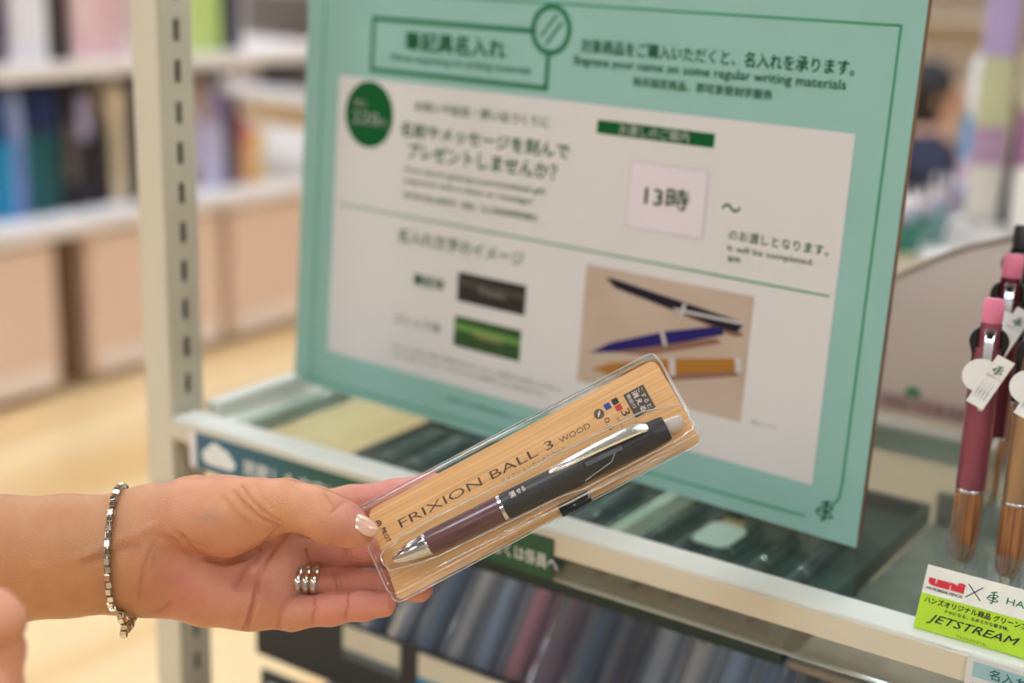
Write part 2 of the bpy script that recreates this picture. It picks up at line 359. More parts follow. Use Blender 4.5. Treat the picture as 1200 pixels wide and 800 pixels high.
MB().box(0, SW, 0, SH, -.0005, 0).build('face_print', mint, sg)
def P(px, py): return SG.uv(px, py)
def quadprint(pts, name, m, z): return MB().flat([tuple(P(*q)) for q in pts], z).build(name, m, sg)
p0 = P(382,418); p1 = P(1003,157); p2 = P(400,88); p3 = P(953,558)
X0, X1 = (p0[0]+p2[0])/2, (p1[0]+p3[0])/2; Y0, Y1 = (p0[1]+p3[1])/2, (p1[1]+p2[1])/2
MB().flat([(X0,Y0),(X1,Y0),(X1,Y1),(X0,Y1)], .0003).build('white_panel', paper, sg)
def sline(pts, wd, name='line', m=tealline, z=.0003):
    b = MB(); pts = [np.array(q) for q in pts]
    for p, q in zip(pts[:-1], pts[1:]):
        d = nrm(q-p); n = np.array([-d[1], d[0]])*wd/2; b.flat([tuple(p-n-d*wd*.4), tuple(q-n+d*wd*.4), tuple(q+n+d*wd*.4), tuple(p+n-d*wd*.4)], z)
    return b.build(name, m, sg)
el = P(372,240)[0]; er = (P(1055,30)[0]+P(1010,400)[0])/2; eb = (P(375,427)[1]+P(940,603)[1]+P(600,505)[1])/3; et = P(1055,30)[1]
rc = er-.012
sline([(P(942,604)[0], P(942,604)[1]), (el, P(362,442)[1]), (el, et), (er, et), (er, .032)], .0013, 'border_line')
# emblem at the lower right: a curl and a small flourish
cx, cy = P(967,598)
b = MB(); pts = [(er, .032), (er-.0008, .024), (er-.005, .018), (cx+.001, cy+.004)]
sline(pts, .0012, 'curl_line')
def ring2d(cx, cy, rx, ry, wd, rot=0, n=28, b=None, z=.0003, fr=None):
    c, s = math.cos(rot), math.sin(rot)
    def q(k, r): a = 2*math.pi*k/n; x, y = (rx+r)*math.cos(a), (ry+r)*math.sin(a); return (cx+x*c-y*s, cy+x*s+y*c, z)
    for k in range(n):
        vs = [q(k, -wd/2), q(k+1, -wd/2), q(k+1, wd/2), q(k, wd/2)]; b.add(vs, [(0,1,2,3)])
def flourish(parent, cx, cy, h, m, z=.0003, rot=0):
    """the looping green brush mark: two crossed loops on a stem with a hook"""
    b = MB()
    def seg(pts, wd):
        for p, q in zip(pts[:-1], pts[1:]):
            p = np.array(p)*h; q = np.array(q)*h; d = nrm(q-p); n = np.array([-d[1], d[0]])*wd*h/2
            b.flat([(cx+x, cy+y) for x, y in (p-n, q-n, q+n, p+n)], z)
    ring2d(cx, cy+.08*h, .34*h, .10*h, .07*h, .25, b=b, z=z); ring2d(cx-.02*h, cy-.16*h, .40*h, .11*h, .07*h, -.1, b=b, z=z)
    seg([(-.22,.30), (0,.38), (.22,.46)], .08); seg([(.02,.42), (.0,.1), (.03,-.25), (-.02,-.46), (-.16,-.42)], .08)
    return b.build('brush_mark', m, parent)
flourish(sg, cx, cy, .0125, green)
# heading box with the pencil ring
q0 = P(437,82); q1 = P(437,20); q2 = P(626,38); q3 = P(643,62); q4 = P(640,103)
hx0 = (q0[0]+q1[0])/2; hx1 = (q3[0]+q4[0])/2; hy0 = (q0[1]+q4[1])/2; hy1 = (q1[1]+q2[1])/2
hg = mat('heading_green', (46,116,86), .5, spec=.2)
sline([(q2[0], hy1), (hx0, hy1), (hx0, hy0), (hx1, hy0), (hx1, q3[1])], .0032, 'heading_frame', hg)
c = P(646,35); b = MB(); ring2d(c[0], c[1], .0132, .0132, .0036, b=b)
for o in (-.0030, .0030): b.flat([(c[0]+x, c[1]+y) for x, y in ((-.006+o*.7,-.007-o*.7+.001),(-.0045+o*.7,-.0078-o*.7+.001),(.0065+o*.7,.0062-o*.7),(.005+o*.7,.0072-o*.7))], .0003)
b.build('pencil_ring_mark', hg, sg)
def line(s, a, b_, h, m=green, bold=0, name='lettering'):
    """printed line whose baseline runs between two spots on the board; h is its height seen in pixels"""
    p = P(*a); q = P(*b_); mid = ((a[0]+b_[0])/2, (a[1]+b_[1])/2); hh = P(mid[0], mid[1]-h)[1]-P(*mid)[1]
    y = (p[1]+q[1])/2
    return text(s, p[0], y, q[0]-p[0], hh, m, sg, .0005, bold=bold, name=name)
line('筆記具名入れ', (475,58), (592,70), 23, dgreen, .028)
line('Name engraving on writing materials', (459,74), (622,88), 11, hg, .012)
line('対象商品をご購入いただくと、名入れを承ります。', (681,60), (1001,91), 18, green, .01)
line('Engrave your name on some regular writing materials', (673,79), (991,109), 15, green, .004)
line('购买指定商品，即可享受刻字服务', (742,101), (905,118), 12, green, .008)
# price disc
c = P(433,134); r = (P(461,134)[0]-P(405,134)[0])/2; MB().flat(ell(c[0], c[1], r, r*1.0, 40), .0005).build('price_disc', dgreen, sg)
wpr = mat('white_lettering', (226,228,222), .5)
for s, a, b_, h in (('税込', (416,124), (431,126), 9), ('220', (414,144), (444,147), 15), ('円', (444,149), (452,150), 9)):
    o = line(s, a, b_, h, wpr, .008)
    for v in o.data.vertices: v.co.z = .0008
line('お祝いや記念・想い出づくりに', (487,130), (644,150), 13, green, .012)
line('名前やメッセージを刻んで', (470,160), (667,186), 18, green, .03)
line('プレゼントしませんか？', (478,184), (652,212), 19, green, .03)
line('How about getting a personalized gift', (475,207), (640,226), 9, green, .004)
line('engraved with a name or message?', (474,219), (625,238), 9, green, .004)
line('您可在礼品上刻名字、留言、让心意更加特别难忘', (473,233), (630,258), 8, green, .004)
q0 = P(701,140); q1 = P(837,172); MB().flat([(q0[0], P(701,156)[1]), (q1[0], P(701,156)[1]), (q1[0], q0[1]), (q0[0], q0[1])], .0005).build('green_bar', dgreen, sg)
o = line('お渡しのご案内', (726,157), (808,167), 12, wpr, .02)
for v in o.data.vertices: v.co.z = .0008
q0 = P(735,264); q1 = P(833,195); q2 = P(738,187)
MB().box(q0[0]-.0012, q1[0]+.0002, q0[1]-.0012, q2[1], .0003, .0004).build('ticket_rim', mat('ticket_rim', (196,186,188), .5), sg)
MB().flat([(q0[0], q0[1]), (q1[0]-.0012, q0[1]), (q1[0]-.0012, q2[1]-.001), (q0[0], q2[1]-.001)], .0007).build('ticket', mat('ticket_paper', (218,208,212), .3, coat=.3), sg)
o = line('13時', (756,240), (807,248), 25, green, .02)
for v in o.data.vertices: v.co.z = .001
line('～', (846,246), (868,250), 9, green, .04)
line('のお渡しとなります。', (854,282), (971,299), 13, green, .008)
line('It will be completed:', (853,295), (953,314), 9.5, green, .004)
line('取件', (853,306), (868,309), 7, green, .01)
ya = (P(395,239)[1]+P(970,345)[1])/2; sline([(P(399,239)[0], ya), (P(972,345)[0], ya)], .0011, 'divider_line', tealline, .0005)
line('名入れ文字のイメージ', (467,286), (614,309), 17, green, .02)
line('筆記体', (485,334), (521,340), 14, green, .04)
line('ゴシック体', (462,379), (517,390), 12, green, .008)
line('※名入れの文字数・書体には制限があります。詳しくは係員まで※商品により名入れ', (459,418), (660,447), 5, green, .0)
line('できない場合がございます。※仕上がりまでにお時間をいただく場合があります', (459,425), (640,455), 5, green, .0)
line('写真はイメージです', (880,498), (911,502), 5, green, 0)
line('最新の対象商品はスタッフまで', (525,476), (660,500), 6, hg, 0)
def printrect(a, b_, name, m, z=.0005):
    q0 = P(*a); q1 = P(*b_); MB().flat([(q0[0], q1[1]), (q1[0], q1[1]), (q1[0], q0[1]), (q0[0], q0[1])], z).build(name, m, sg); return q0, q1
def swatch(name, c1, c2, x0, x1, y0, y1, z=.0005):
    b1 = MB().flat([(x0,y0),(x1,y0),(x1,y1),(x0,y1)], z).build(name, mat(name+'_a', c1, .4), sg)
    h = y1-y0; MB().flat([(x0,y0+h*.55),(x1,y0+h*.5),(x1,y0+h*.72),(x0,y0+h*.8)], z+.0003).build('sheen_stripe', mat(name+'_b', c2, .4), sg)
q0 = P(538,318); q1 = P(615,369); q2 = P(538,353)
sx0, sx1 = q0[0], q1[0]; swatch('black_sample', (22,18,18), (62,56,54), sx0, sx1, (q1[1]+q2[1])/2, q0[1])
q0 = P(534,369); q1 = P(609,422); q2 = P(533,406)
swatch('green_sample', (24,68,22), (92,140,62), q0[0], q1[0], (q1[1]+q2[1])/2, q0[1])
gold = mat('gold_lettering', (178,160,110), .4); gold2 = mat('grey_lettering', (150,140,130), .4)
for s, a, b_, m in (('Thanks', (561,345), (593,350), gold2), ('THANKS', (555,397), (590,402), gold)):
    o = line(s, a, b_, 8, m, .0)
    for v in o.data.vertices: v.co.z = .0011
q0 = P(684,310); q1 = P(887,346); q2 = P(866,494); q3 = P(680,449)
PX0, PX1 = (q0[0]+q3[0])/2, (q1[0]+q2[0])/2; PY1, PY0 = (q0[1]+q1[1])/2, q2[1]
MB().flat([(PX0,PY0),(PX1,PY0),(PX1,PY1),(PX0,PY1)], .0005).build('pen_photo', mat('photo_ground', (178,158,140), .4, coat=.2, noise=((30,30,30), .6, (188,172,156))), sg)
def penprint(pts, m, z=.0009, name='pictured_pen'):
    MB().flat([tuple(P(*q)) for q in pts][::-1], z).build(name, m, sg)
shp = mat('photo_shade', (128,92,76), .5)
penprint([(745,345),(770,350),(868,388),(872,394),(860,394)], shp, .0008, 'pictured_shade')
penprint([(700,410),(840,396),(846,402),(760,416)], shp, .0008, 'pictured_shade')
penprint([(700,438),(860,434),(868,440),(780,446)], shp, .0008, 'pictured_shade')
nav = mat('photo_navy', (30,26,40), .5, spec=.15); blu = mat('photo_blue', (36,30,96), .5, spec=.15); gol = mat('photo_gold', (160,108,42), .5, spec=.2); sil = mat('photo_silver', (190,186,184), .4)
penprint([(711,325),(722,327),(868,376),(871,382),(864,389),(850,386),(722,337)], nav)
penprint([(790,360),(872,377),(869,380),(792,364)], sil, .0012); penprint([(802,355),(806,356),(801,370),(797,368)], sil, .0012)
penprint([(692,413),(716,401),(780,388),(838,382),(849,386),(848,392),(786,403),(720,412)], blu); penprint([(775,389),(779,388),(783,404),(779,405)], sil, .0012)
penprint([(694,432),(716,425),(790,420),(868,420),(870,434),(790,438),(716,438)], gol); penprint([(862,419),(870,419),(871,436),(863,436)], sil, .0012); penprint([(785,419),(792,419),(793,440),(786,440)], sil, .0012)
# strut behind the board
b = MB(); b.box(SW*.5-.03, SW*.5+.03, .02, .2, -.008, -.0052); b.build('easel_plate', mat('cardboard', (120,88,62), .8), sg)
b = MB(); b.add([(SW*.5-.025, .19, -.009), (SW*.5+.025, .19, -.009), (SW*.5+.025, .0035, -.055), (SW*.5-.025, .0035, -.055), (SW*.5-.025, .19, -.011), (SW*.5+.025, .19, -.011), (SW*.5+.025, .0035, -.058), (SW*.5-.025, .0035, -.058)], [(0,1,2,3),(7,6,5,4),(0,4,5,1),(1,5,6,2),(2,6,7,3),(3,7,4,0)])
b.build('easel_leg', mat('cardboard', (120,88,62), .8), sg)
# ================================================================== the boxed pen held in the hand
PL, PH, PD_, TH = .1560, .0452, .0140, math.radians(19)
R_, U_, K_ = M[:, 0], M[:, 1], M[:, 2]
pu = nrm(R_*.884+U_*.468); pv0 = nrm(-R_*.468+U_*.884); pn = nrm(K_*math.cos(TH)+pv0*math.sin(TH)); pv = np.cross(pn, pu)
PC = W(613, 553, .630) - pn*PD_
PK = Plane(PC, pu, pv)
pk = empty('boxed_pen', rot=frameM(PC, pu, pv)); tag(pk, 'clear plastic pack with a wood-grip pen on an orange wood-print card, held by the hand', 'pen pack')
def K(px, py, w=0):
    pl = Plane(PK.at(0, 0, w), pu, pv); return pl.uv(px, py)
hx, hy = PL/2, PH/2
card_m = grain('wood_print_card', (222,166,102), (242,192,130), 'X', 700, .42, 2, .1, .02)
cc = [K(*q) for q in ((465,703), (819,515), (778,431), (431,601))]
cc = [(-hx+.0015, -hy+.0005), (hx-.001, -hy+.0005), (hx-.0015, hy-.001), (-hx+.006, hy-.001)]
def roundpoly(pts, r, n=4):
    out = []; N = len(pts)
    for i in range(N):
        p = np.array(pts[i]); a = nrm(np.array(pts[i-1])-p); b = nrm(np.array(pts[(i+1) % N])-p)
        s = p+a*r; e = p+b*r
        for k in range(n+1): t = k/n; out.append(tuple((1-t)**2*s+2*t*(1-t)*p+t*t*e))
    return out
MB().prism(roundpoly(cc, .004), -.0006, 0).build('backing_card', card_m, pk)
dk = mat('brown_ink', (84,58,34), .5); bk = mat('black_ink', (30,26,24), .5)
def ktext(s, a, b_, h, m=dk, bold=0, w=.0002, shear=0):
    p = K(*a, w); q = K(*b_, w); return text(s, p[0], (p[1]+q[1])/2, q[0]-p[0], h, m, pk, w, bold=bold, shear=shear)
ktext('FRIXION BALL 3', (470,618), (650,524), .0040, bold=-.004)
ktext('WOOD', (657,519), (693,501), .0026, bold=-.004)
ktext('フリクションボール3 ウッド', (588,565), (664,526), .0017)
def vtext(s, a, length, h, m=dk, bold=0, w=.0002):
    """line of print running down across the card"""
    p = K(*a, w); return text(s, p[0], p[1], length, h, m, pk, w, rot=-math.pi/2, bold=bold)
vtext('PILOT', (446,620), .0070, .0022, bk, .02)
p = K(443.5,613); b = MB(); ring2d(p[0], p[1], .0012, .0012, .0005, b=b, z=.0002, n=16); b.flat(ell(p[0], p[1], .0005, .0005, 10), .0002); b.build('round_mark', bk, pk)
def sq(px, py, sz, m, name): c = K(px, py); MB().flat([(c[0]-sz, c[1]-sz), (c[0]+sz, c[1]-sz), (c[0]+sz, c[1]+sz), (c[0]-sz, c[1]+sz)], .0003).build(name, m, pk)
sq(725.2,477.6,.00145, mat('red_ink', (206,52,36), .5), 'colour_patch'); sq(720.8,470.2,.00145, bk, 'colour_patch'); sq(712,476,.00145, mat('blue_ink', (36,56,150), .5), 'colour_patch')
c = K(702,485); MB().flat(ell(c[0], c[1], .0024, .0024, 24), .0003).build('nib_disc', mat('grey_ink', (96,78,62), .5), pk)
MB().flat([(c[0]-.0012, c[1]-.0016), (c[0]+.0004, c[1]-.0004), (c[0]+.0014, c[1]+.0015), (c[0]-.0004, c[1]+.0004)], .0005).build('nib_mark', mat('pale_ink', (222,206,190), .5), pk)
vtext('3', (727,482), .0030, .0040, bk); vtext('0.5', (707,491), .0062, .0026, dk); vtext('色ボールペン', (722,490), .0062, .0013, dk)
c0 = K(728,464); c1 = K(752.6,451); c2 = K(770,477); c3 = K(747,488)
x0, x1 = (c0[0]+c3[0])/2, (c1[0]+c2[0])/2; y0, y1 = (c2[1]+c3[1])/2, (c0[1]+c1[1])/2
MB().flat([(x0,y0),(x1,y0),(x1,y1),(x0,y1)], .0003).build('dark_panel', mat('umber_ink', (78,62,48), .5), pk)
wi = mat('cream_ink', (232,220,206), .5); wd = x1-x0
for s, f0, hh, bo in (('こすると', .68, .0022, .0), ('消える', .36, .0027, .03), ('機能付', .10, .0018, 0)):
    text(s, x0+wd*f0, y1-.0008, (y1-y0)*(.86 if f0 > .2 else .6), hh*1.0, wi, pk, .0006, rot=-math.pi/2, bold=bo)
# shell: side walls, rounded shoulders, front face
shell = clear('pack_plastic', (255,255,255), .06, .9, .10, 1.45, .01, (240,238,232), 55)
rings = []
for z, ins in ((.0, -.0004), (.0006, -.0002), (.0008, .0002), (PD_-.0022, .0006), (PD_-.0009, .0010), (PD_-.0002, .0019), (PD_, .0030)):
    rings.append([(x, y, z) for x, y in rrect(-hx+ins, hx-ins, -hy+ins, hy-ins, .0042 - ins*.3, 6)])
vs = [p for r in rings for p in r]; n = len(rings[0]); fs = []
for i in range(len(rings)-1):
    for k in range(n): fs.append((i*n+k, i*n+(k+1) % n, (i+1)*n+(k+1) % n, (i+1)*n+k))
# the front face is slightly uneven, in a grid
fs.append(tuple((len(rings)-1)*n+k for k in range(n)))
MB().add(vs, fs).build('shell', shell, pk, smooth=True)
bead = clear('pack_bead', (250,250,248), .08, 1.6, .2, 1.5, .28, (250,248,244), 200)
def beadline(pts, r, closed=False): return MB().tube(pts, r, 8, closed).build('moulded_ridge', bead, pk, smooth=True)
# long lip along the top wall and the rim
rim = [(x, y, .0007) for x, y in rrect(-hx-.0004, hx+.0004, -hy-.0004, hy+.0004, .0044, 6)]
beadline(rim, .00035, True)
rim = [(x, y, PD_-.0008) for x, y in rrect(-hx+.0012, hx-.0012, -hy+.0012, hy-.0012, .0040, 6)]
beadline(rim, .00022, True)
# pen, lying in the shell
pz = .0072
ta = np.array(list(K(460,657,pz))+[pz]); tb = np.array(list(K(800,492,pz))+[pz]); PLN = np.linalg.norm(tb-ta); ad = nrm(tb-ta)
px_ = np.cross([0,0,1], ad); pz2 = np.array([0,0,1.])
Fp = lambda x, y, z: tuple(ta+ad*z+px_*x+pz2*y)       # z along the pen, x across the card, y out of the card
k = PLN/.1435
chrome = mat('chrome', (205,205,208), .12, 1); pwood = grain('plum_wood', (74,38,42), (112,66,66), 'X', 420, .38, 3, .3, .05); matte = mat('matte_black', (36,35,36), .42)
def pl(prof): return [(r*.001, z*.001*k) for r, z in prof]
MB().lathe(pl([(.5,0),(1.1,.3),(1.9,1.4),(3.0,4),(4.0,7.5),(4.7,11),(5.1,14.5),(5.2,16.5)]), 32, fr=Fp).build('nose_cone', chrome, pk, smooth=True)
MB().lathe(pl([(5.3,16.5),(5.5,16.8),(5.5,17.6),(5.3,17.9)]), 32, fr=Fp).build('nose_ring', chrome, pk, smooth=True)
MB().lathe(pl([(5.35,17.9),(5.6,20),(5.7,35),(5.95,50),(6.0,53.6)]), 40, fr=Fp).build('wood_grip', pwood, pk, smooth=True)
MB().lathe(pl([(6.05,53.6),(6.25,53.8),(6.25,55.2),(6.05,55.4)]), 40, fr=Fp).build('centre_ring', chrome, pk, smooth=True)
MB().lathe(pl([(6.0,55.4),(6.2,58),(6.3,80),(6.3,112),(6.3,124),(6.1,129),(5.8,134),(5.4,135.6)]), 40, fr=Fp).build('barrel', matte, pk, smooth=True)
MB().lathe(pl([(3.6,135.6),(3.5,140),(3.2,142.5),(2.4,143.5)]), 24, fr=Fp).build('eraser_end', clear('frosted_rubber', (235,230,226), .3, 1, 0, 1.45, .55, (225,220,214)), pk, smooth=True)
def strip(name, m, z0, z1, th0, th1, r0, r1, n=6):
    """a raised slip following the barrel's curve between two angles"""
    b = MB(); vs = []; 
    for z in (z0, z1):
        for r in (r0, r1):
            for i in range(n+1):
                a = math.radians(th0+(th1-th0)*i/n); vs.append(Fp(r*math.cos(a)*.001, r*math.sin(a)*.001, z*.001*k))
    m_ = n+1; fs = []
    for i in range(n): fs += [(m_+i, m_+i+1, 3*m_+i+1, 3*m_+i), (i+1, i, 2*m_+i, 2*m_+i+1), (i, i+1, m_+i+1, m_+i), (2*m_+i+1, 2*m_+i, 3*m_+i, 3*m_+i+1)]
    fs += [(0, m_, 3*m_, 2*m_), (m_-1, 3*m_-1, 4*m_-1, 2*m_-1)]
    return b.add(vs, fs).build(name, m, pk)
grey = mat('slider_grey', (78,78,80), .35)
strip('slot', mat('slot_black', (12,12,12), .6), 95, 129, 84, 106, 6.2, 6.35); strip('slider', grey, 96, 114, 86, 104, 6.3, 6.75); strip('slider', matte, 115, 128, 88, 102, 6.3, 6.6)
# clip along the upper side of the barrel
b = MB(); prof = [(80, 6.6, 1.3), (82, 7.4, 1.9), (90, 7.9, 2.6), (104, 8.3, 3.4), (118, 8.3, 4.0), (125, 7.8, 4.0), (128, 6.4, 3.2)]
vs = []; ca, sa = math.cos(math.radians(48)), math.sin(math.radians(48))
for z, r, wdt in prof:
    for dr in (0, -1.1):
        for t_ in (-1, -.4, .4, 1):
            rr = r+dr-abs(t_)**2*.7; x = rr*ca - t_*wdt*sa; y = rr*sa + t_*wdt*ca; vs.append(Fp(x*.001, y*.001, z*.001*k))
fs = []
for i in range(len(prof)-1):
    o = i*8
    for j in range(3): fs += [(o+j, o+j+1, o+8+j+1, o+8+j), (o+4+j+1, o+4+j, o+12+j, o+12+j+1)]
    fs += [(o, o+8, o+12, o+4), (o+3, o+7, o+15, o+11)]
fs += [(0,4,5,1),(1,5,6,2),(2,6,7,3)]; e_ = (len(prof)-1)*8; fs += [(e_+4,e_,e_+1,e_+5),(e_+5,e_+1,e_+2,e_+6),(e_+6,e_+2,e_+3,e_+7)]
b.add(vs, fs).build('clip', mat('clip_silver', (236,236,234), .22, .9), pk, smooth=True)
# small white print on the barrel beside the ring
o = ta+ad*.0595*k+pz2*.0063+px_*0.0
ol = empty('t'); bpy.data.objects.remove(ol)
for s, zz, yy, hh, lw in (('消', .060, .0004, .0030, .0026), ('せる', .0635, .0010, .0022, .0040)):
    r_ = .00645; y_ = yy; base = ta+ad*zz*k+px_*y_+pz2*r_
    tx = text(s, 0, 0, lw, hh, wi, pk, 0, bold=.02)
    mm = Matrix([[ad[i], px_[i], pz2[i], base[i]] for i in range(3)]+[[0,0,0,1]]); tx.matrix_local = mm
# ridge in the moulding round the pen
def off(z, x, zz=.0105): return tuple(ta+ad*z*k+px_*x+np.array([0,0,zz-pz]))
rid = [(-.004,0),(-.0035,.004),(.000,.006),(.004,.0055),(.008,.0085),(.013,.0075),(.018,.0085),(.04,.0088),(.075,.0092),(.082,.0105),(.128,.0108),(.138,.0085),(.1465,.006),(.148,0),(.146,-.006),(.138,-.0078),(.09,-.0092),(.082,-.0078),(.02,-.0078),(.012,-.007),(.005,-.0055),(-.002,-.0045)]
beadline([off(z, x) for z, x in rid], .0004, True)
b = MB()
n = len(rid); vs = [off(z, x*1.0, .0105) for z, x in rid]+[off(z*1.0, x*1.25+(.0004 if x > 0 else -.0004), .0002) for z, x in rid]
b.add(vs, [(i, (i+1) % n, (i+1) % n+n, i+n) for i in range(n)]).build('pen_well', clear('well_plastic', (255,255,255), .06, .9, .15, 1.45, .01, (255,255,255), 90), pk, smooth=True)
beadline([off(.02, -.0125, .0135), off(.05, -.0125, .0137), off(.1, -.0125, .0137), off(.13, -.0122, .0137)], .0003)
cr = [K(694,590), K(690,570), K(720,548), K(725,535)]
beadline([tuple(list(q)+[.0136]) for q in cr], .0002)
# glue tab
q = [K(654,596), K(690,579), K(693,594), K(657.5,612)]
tabx0, tabx1 = q[0][0]+.0003, q[1][0]
b = MB(); b.box(tabx0, tabx1, -hy-.0007, -hy-.0001+.0047, PD_*.0+.0010, .0013); b.box(tabx0, tabx1, -hy-.0007, -hy-.0004, -.0008, .0013); b.build('opening_tab', mat('tab_black', (20,17,16), .3), pk)
o_ = text('OPEN', tabx0+.0105, -hy+.0037, .0066, .0011, mat('tab_print', (150,140,130), .5), pk, .0015, rot=math.pi)
MB().flat([(tabx0+.0062, -hy+.0018), (tabx0+.0078, -hy+.0018), (tabx0+.0070, -hy+.0010)], .0015).build('arrow_mark', mat('arrow_white', (225,222,216), .5), pk)
# ================================================================== the hand and forearm
def C(px, py, d, r): return ((px-600)/F*d, (400-py)/F*d, -d, r)
mm = .001
fore = [C(-190,672,.664,.032), C(0,656,.652,.0287), C(80,651,.650,.0270), C(160,648,.651,.0250)]
palm_parts = [([C(160,648,.652,.0245), C(225,652,.658,.021)], 1.3), ([C(190,682,.655,.0135), C(240,694,.655,.0145), C(292,701,.657,.0142)], 1.0),
              ([C(210,650,.662,.0150), C(325,662,.670,.0125)], 1.0), ([C(205,612,.662,.0130), C(315,618,.672,.0115)], 1.0), ([C(225,670,.660,.0150), C(318,688,.667,.0122)], 1.0)]
thenar = [C(190,606,.653,.0150), C(228,603,.646,.0170), C(266,604,.642,.0176), C(300,598,.640,.0140), C(335,591,.637,.0110), C(368,598,.634,.0104), C(384,607,.632,.0102), C(404,615,.630,.0092), C(421,624,.6285,.0066)]
idx = [C(315,615,.672,.0105), C(360,598,.676,.0092), C(412,589,.674,.0080), C(462,581,.668,.0074), C(508,570,.666,.0066)]
mid = [C(318,645,.672,.0098), C(357,648,.673,.0082), C(405,648,.672,.0078), (C(455,644,.664,.0074)), C(512,640,.660,.0066)]
rng = [C(312,672,.669,.0095), C(352,681,.667,.0076), C(398,682,.664,.0072), C(447,685,.658,.0068), C(492,690,.653,.0060)]
pnk = [C(292,703,.660,.0115), C(342,718,.658,.0078), C(388,714,.654,.0070), C(425,709,.650,.0066), C(450,708,.6465,.0058)]
crease = []; broad = []
def base_sdf(Pt):
    f = chain(Pt, fore, .004, 1.35); p = None
    for pts, zs in palm_parts:
        e = chain(Pt, pts, .003, zs); p = e if p is None else smin(p, e, .010)
    p = smin(f, p, .012)
    x = Pt[:, 0]; xw = (230-600)/F*.65; kk = .0022+np.clip((xw-x)/.035, 0, 1)*.012
    th = chain(Pt, thenar, .0045)
    out = None
    for ch, k in ((idx, .006), (mid, .006), (rng, .005), (pnk, .007)):
        e = smin(p, chain(Pt, ch, .0035), k); out = e if out is None else smin(out, e, .0010)
    out = smin(out, th, kk)
    for pts, amp, wd in broad:
        r = np.full(len(Pt), 1.)
        for a_, b_ in zip(pts[:-1], pts[1:]):
            ab = b_-a_; t = np.clip(((Pt-a_)@ab)/(ab@ab), 0, 1); r = np.minimum(r, np.linalg.norm(Pt-a_-t[:, None]*ab, axis=1))
        out = out+amp*np.exp(-(r/wd)**2)
    return out
def on_skin(px, py, d0=.60, d1=.70):
    """where a line of sight first meets the skin"""
    ds = np.arange(d0, d1, .0007); Pt = np.array([C(px, py, d, 0)[:3] for d in ds]); v = base_sdf(Pt); i = np.argmax(v < .0002)
    return Pt[i] if (v < .0002).any() else None
def add_crease(pxs, amp, wd):
    pts = [on_skin(*q) for q in pxs]; pts = [p for p in pts if p is not None]
    if len(pts) > 1: crease.append((pts, amp*mm*1.9, wd*mm*.9))
for pxs, amp, wd in (([(298,648),(312,664),(322,680)], 1.1, 7.0), ([(196,655),(225,664),(262,672)], .7, 6.0), ([(352,640),(350,660),(346,690)], .4, 4.0), ([(345,560),(350,575),(352,590)], .3, 5.0)):
    add_crease(pxs, amp, wd)
broad, crease = crease, []
for pxs, amp, wd in (
    ([(212,628),(226,643),(246,655),(266,659),(286,653),(302,644),(314,632),(328,619)], 1.3, 1.3),
    ([(286,738),(295,718),(300,698),(304,675),(311,656),(322,640),(336,626)], 1.6, 1.0),
    ([(274,690),(283,672),(298,656),(318,640)], .9, .9), ([(205,624),(222,634),(240,640)], .4, 1.0),
    ([(326,735),(328,720),(333,708),(341,700),(352,690)], 1.4, .9),
    ([(367,697),(369,712),(366,730)], .6, .8), ([(408,694),(407,709),(405,725)], .5, .8), ([(390,672),(392,682),(395,692)], .5, .8), ([(396,670),(398,680),(400,692)], .3, .8),
    ([(404,643),(405,652),(406,664)], .9, 1.2), ([(410,645),(411,654),(411,664)], .5, .8), ([(361,630),(358,645),(362,662)], .5, .9),
    ([(181,636),(173,652),(167,672),(163,700)], .35, .9), ([(187,640),(180,658),(176,684)], .25, .8), ([(200,706),(192,712),(186,716)], .6, .9), ([(186,628),(205,632),(222,650)], .35, 1.2),
    ([(274,575),(288,592),(305,606),(325,616)], .6, 1.0), ([(284,570),(297,588),(314,603),(330,612)], .55, .8), ([(262,582),(276,600),(292,614)], .35, 1.0),
    ([(298,568),(306,582),(320,596)], .25, .9), ([(379,578),(386,586),(392,596)], .5, .8), ([(404,586),(396,592),(389,600)], .5, .8), ([(372,580),(376,594),(372,610)], .25, .9), ([(398,592),(391,598)], .4, .7),
    ([(100,650),(130,636),(160,626),(184,614)], -.55, 2.2), ([(40,665),(90,655),(130,645)], -.3, 2.4), ([(100,660),(130,648),(160,640)], .35, 2.0)):
    add_crease(pxs, amp, wd)
def hand_sdf(Pt):
    d = base_sdf(Pt); near = np.abs(d) < .004
    if near.any():
        Q = Pt[near]; acc = np.zeros(len(Q))
        for pts, amp, wd in crease:
            pa_ = np.array(pts); bb = (Q > pa_.min(0)-.006-wd*2).all(1) & (Q < pa_.max(0)+.006+wd*2).all(1)
            if not bb.any(): continue
            q = Q[bb]; r = np.full(len(q), 1.)
            for a_, b_ in zip(pts[:-1], pts[1:]):
                ab = b_-a_; t = np.clip(((q-a_)@ab)/(ab@ab), 0, 1); r = np.minimum(r, np.linalg.norm(q-a_-t[:, None]*ab, axis=1))
            acc[bb] += amp*np.exp(-(r/wd)**2)
        d = d.copy(); d[near] += acc
    return d
def s2l(c): c = np.array(c)/255.; return np.where(c <= .04045, c/12.92, ((c+.055)/1.055)**2.4)
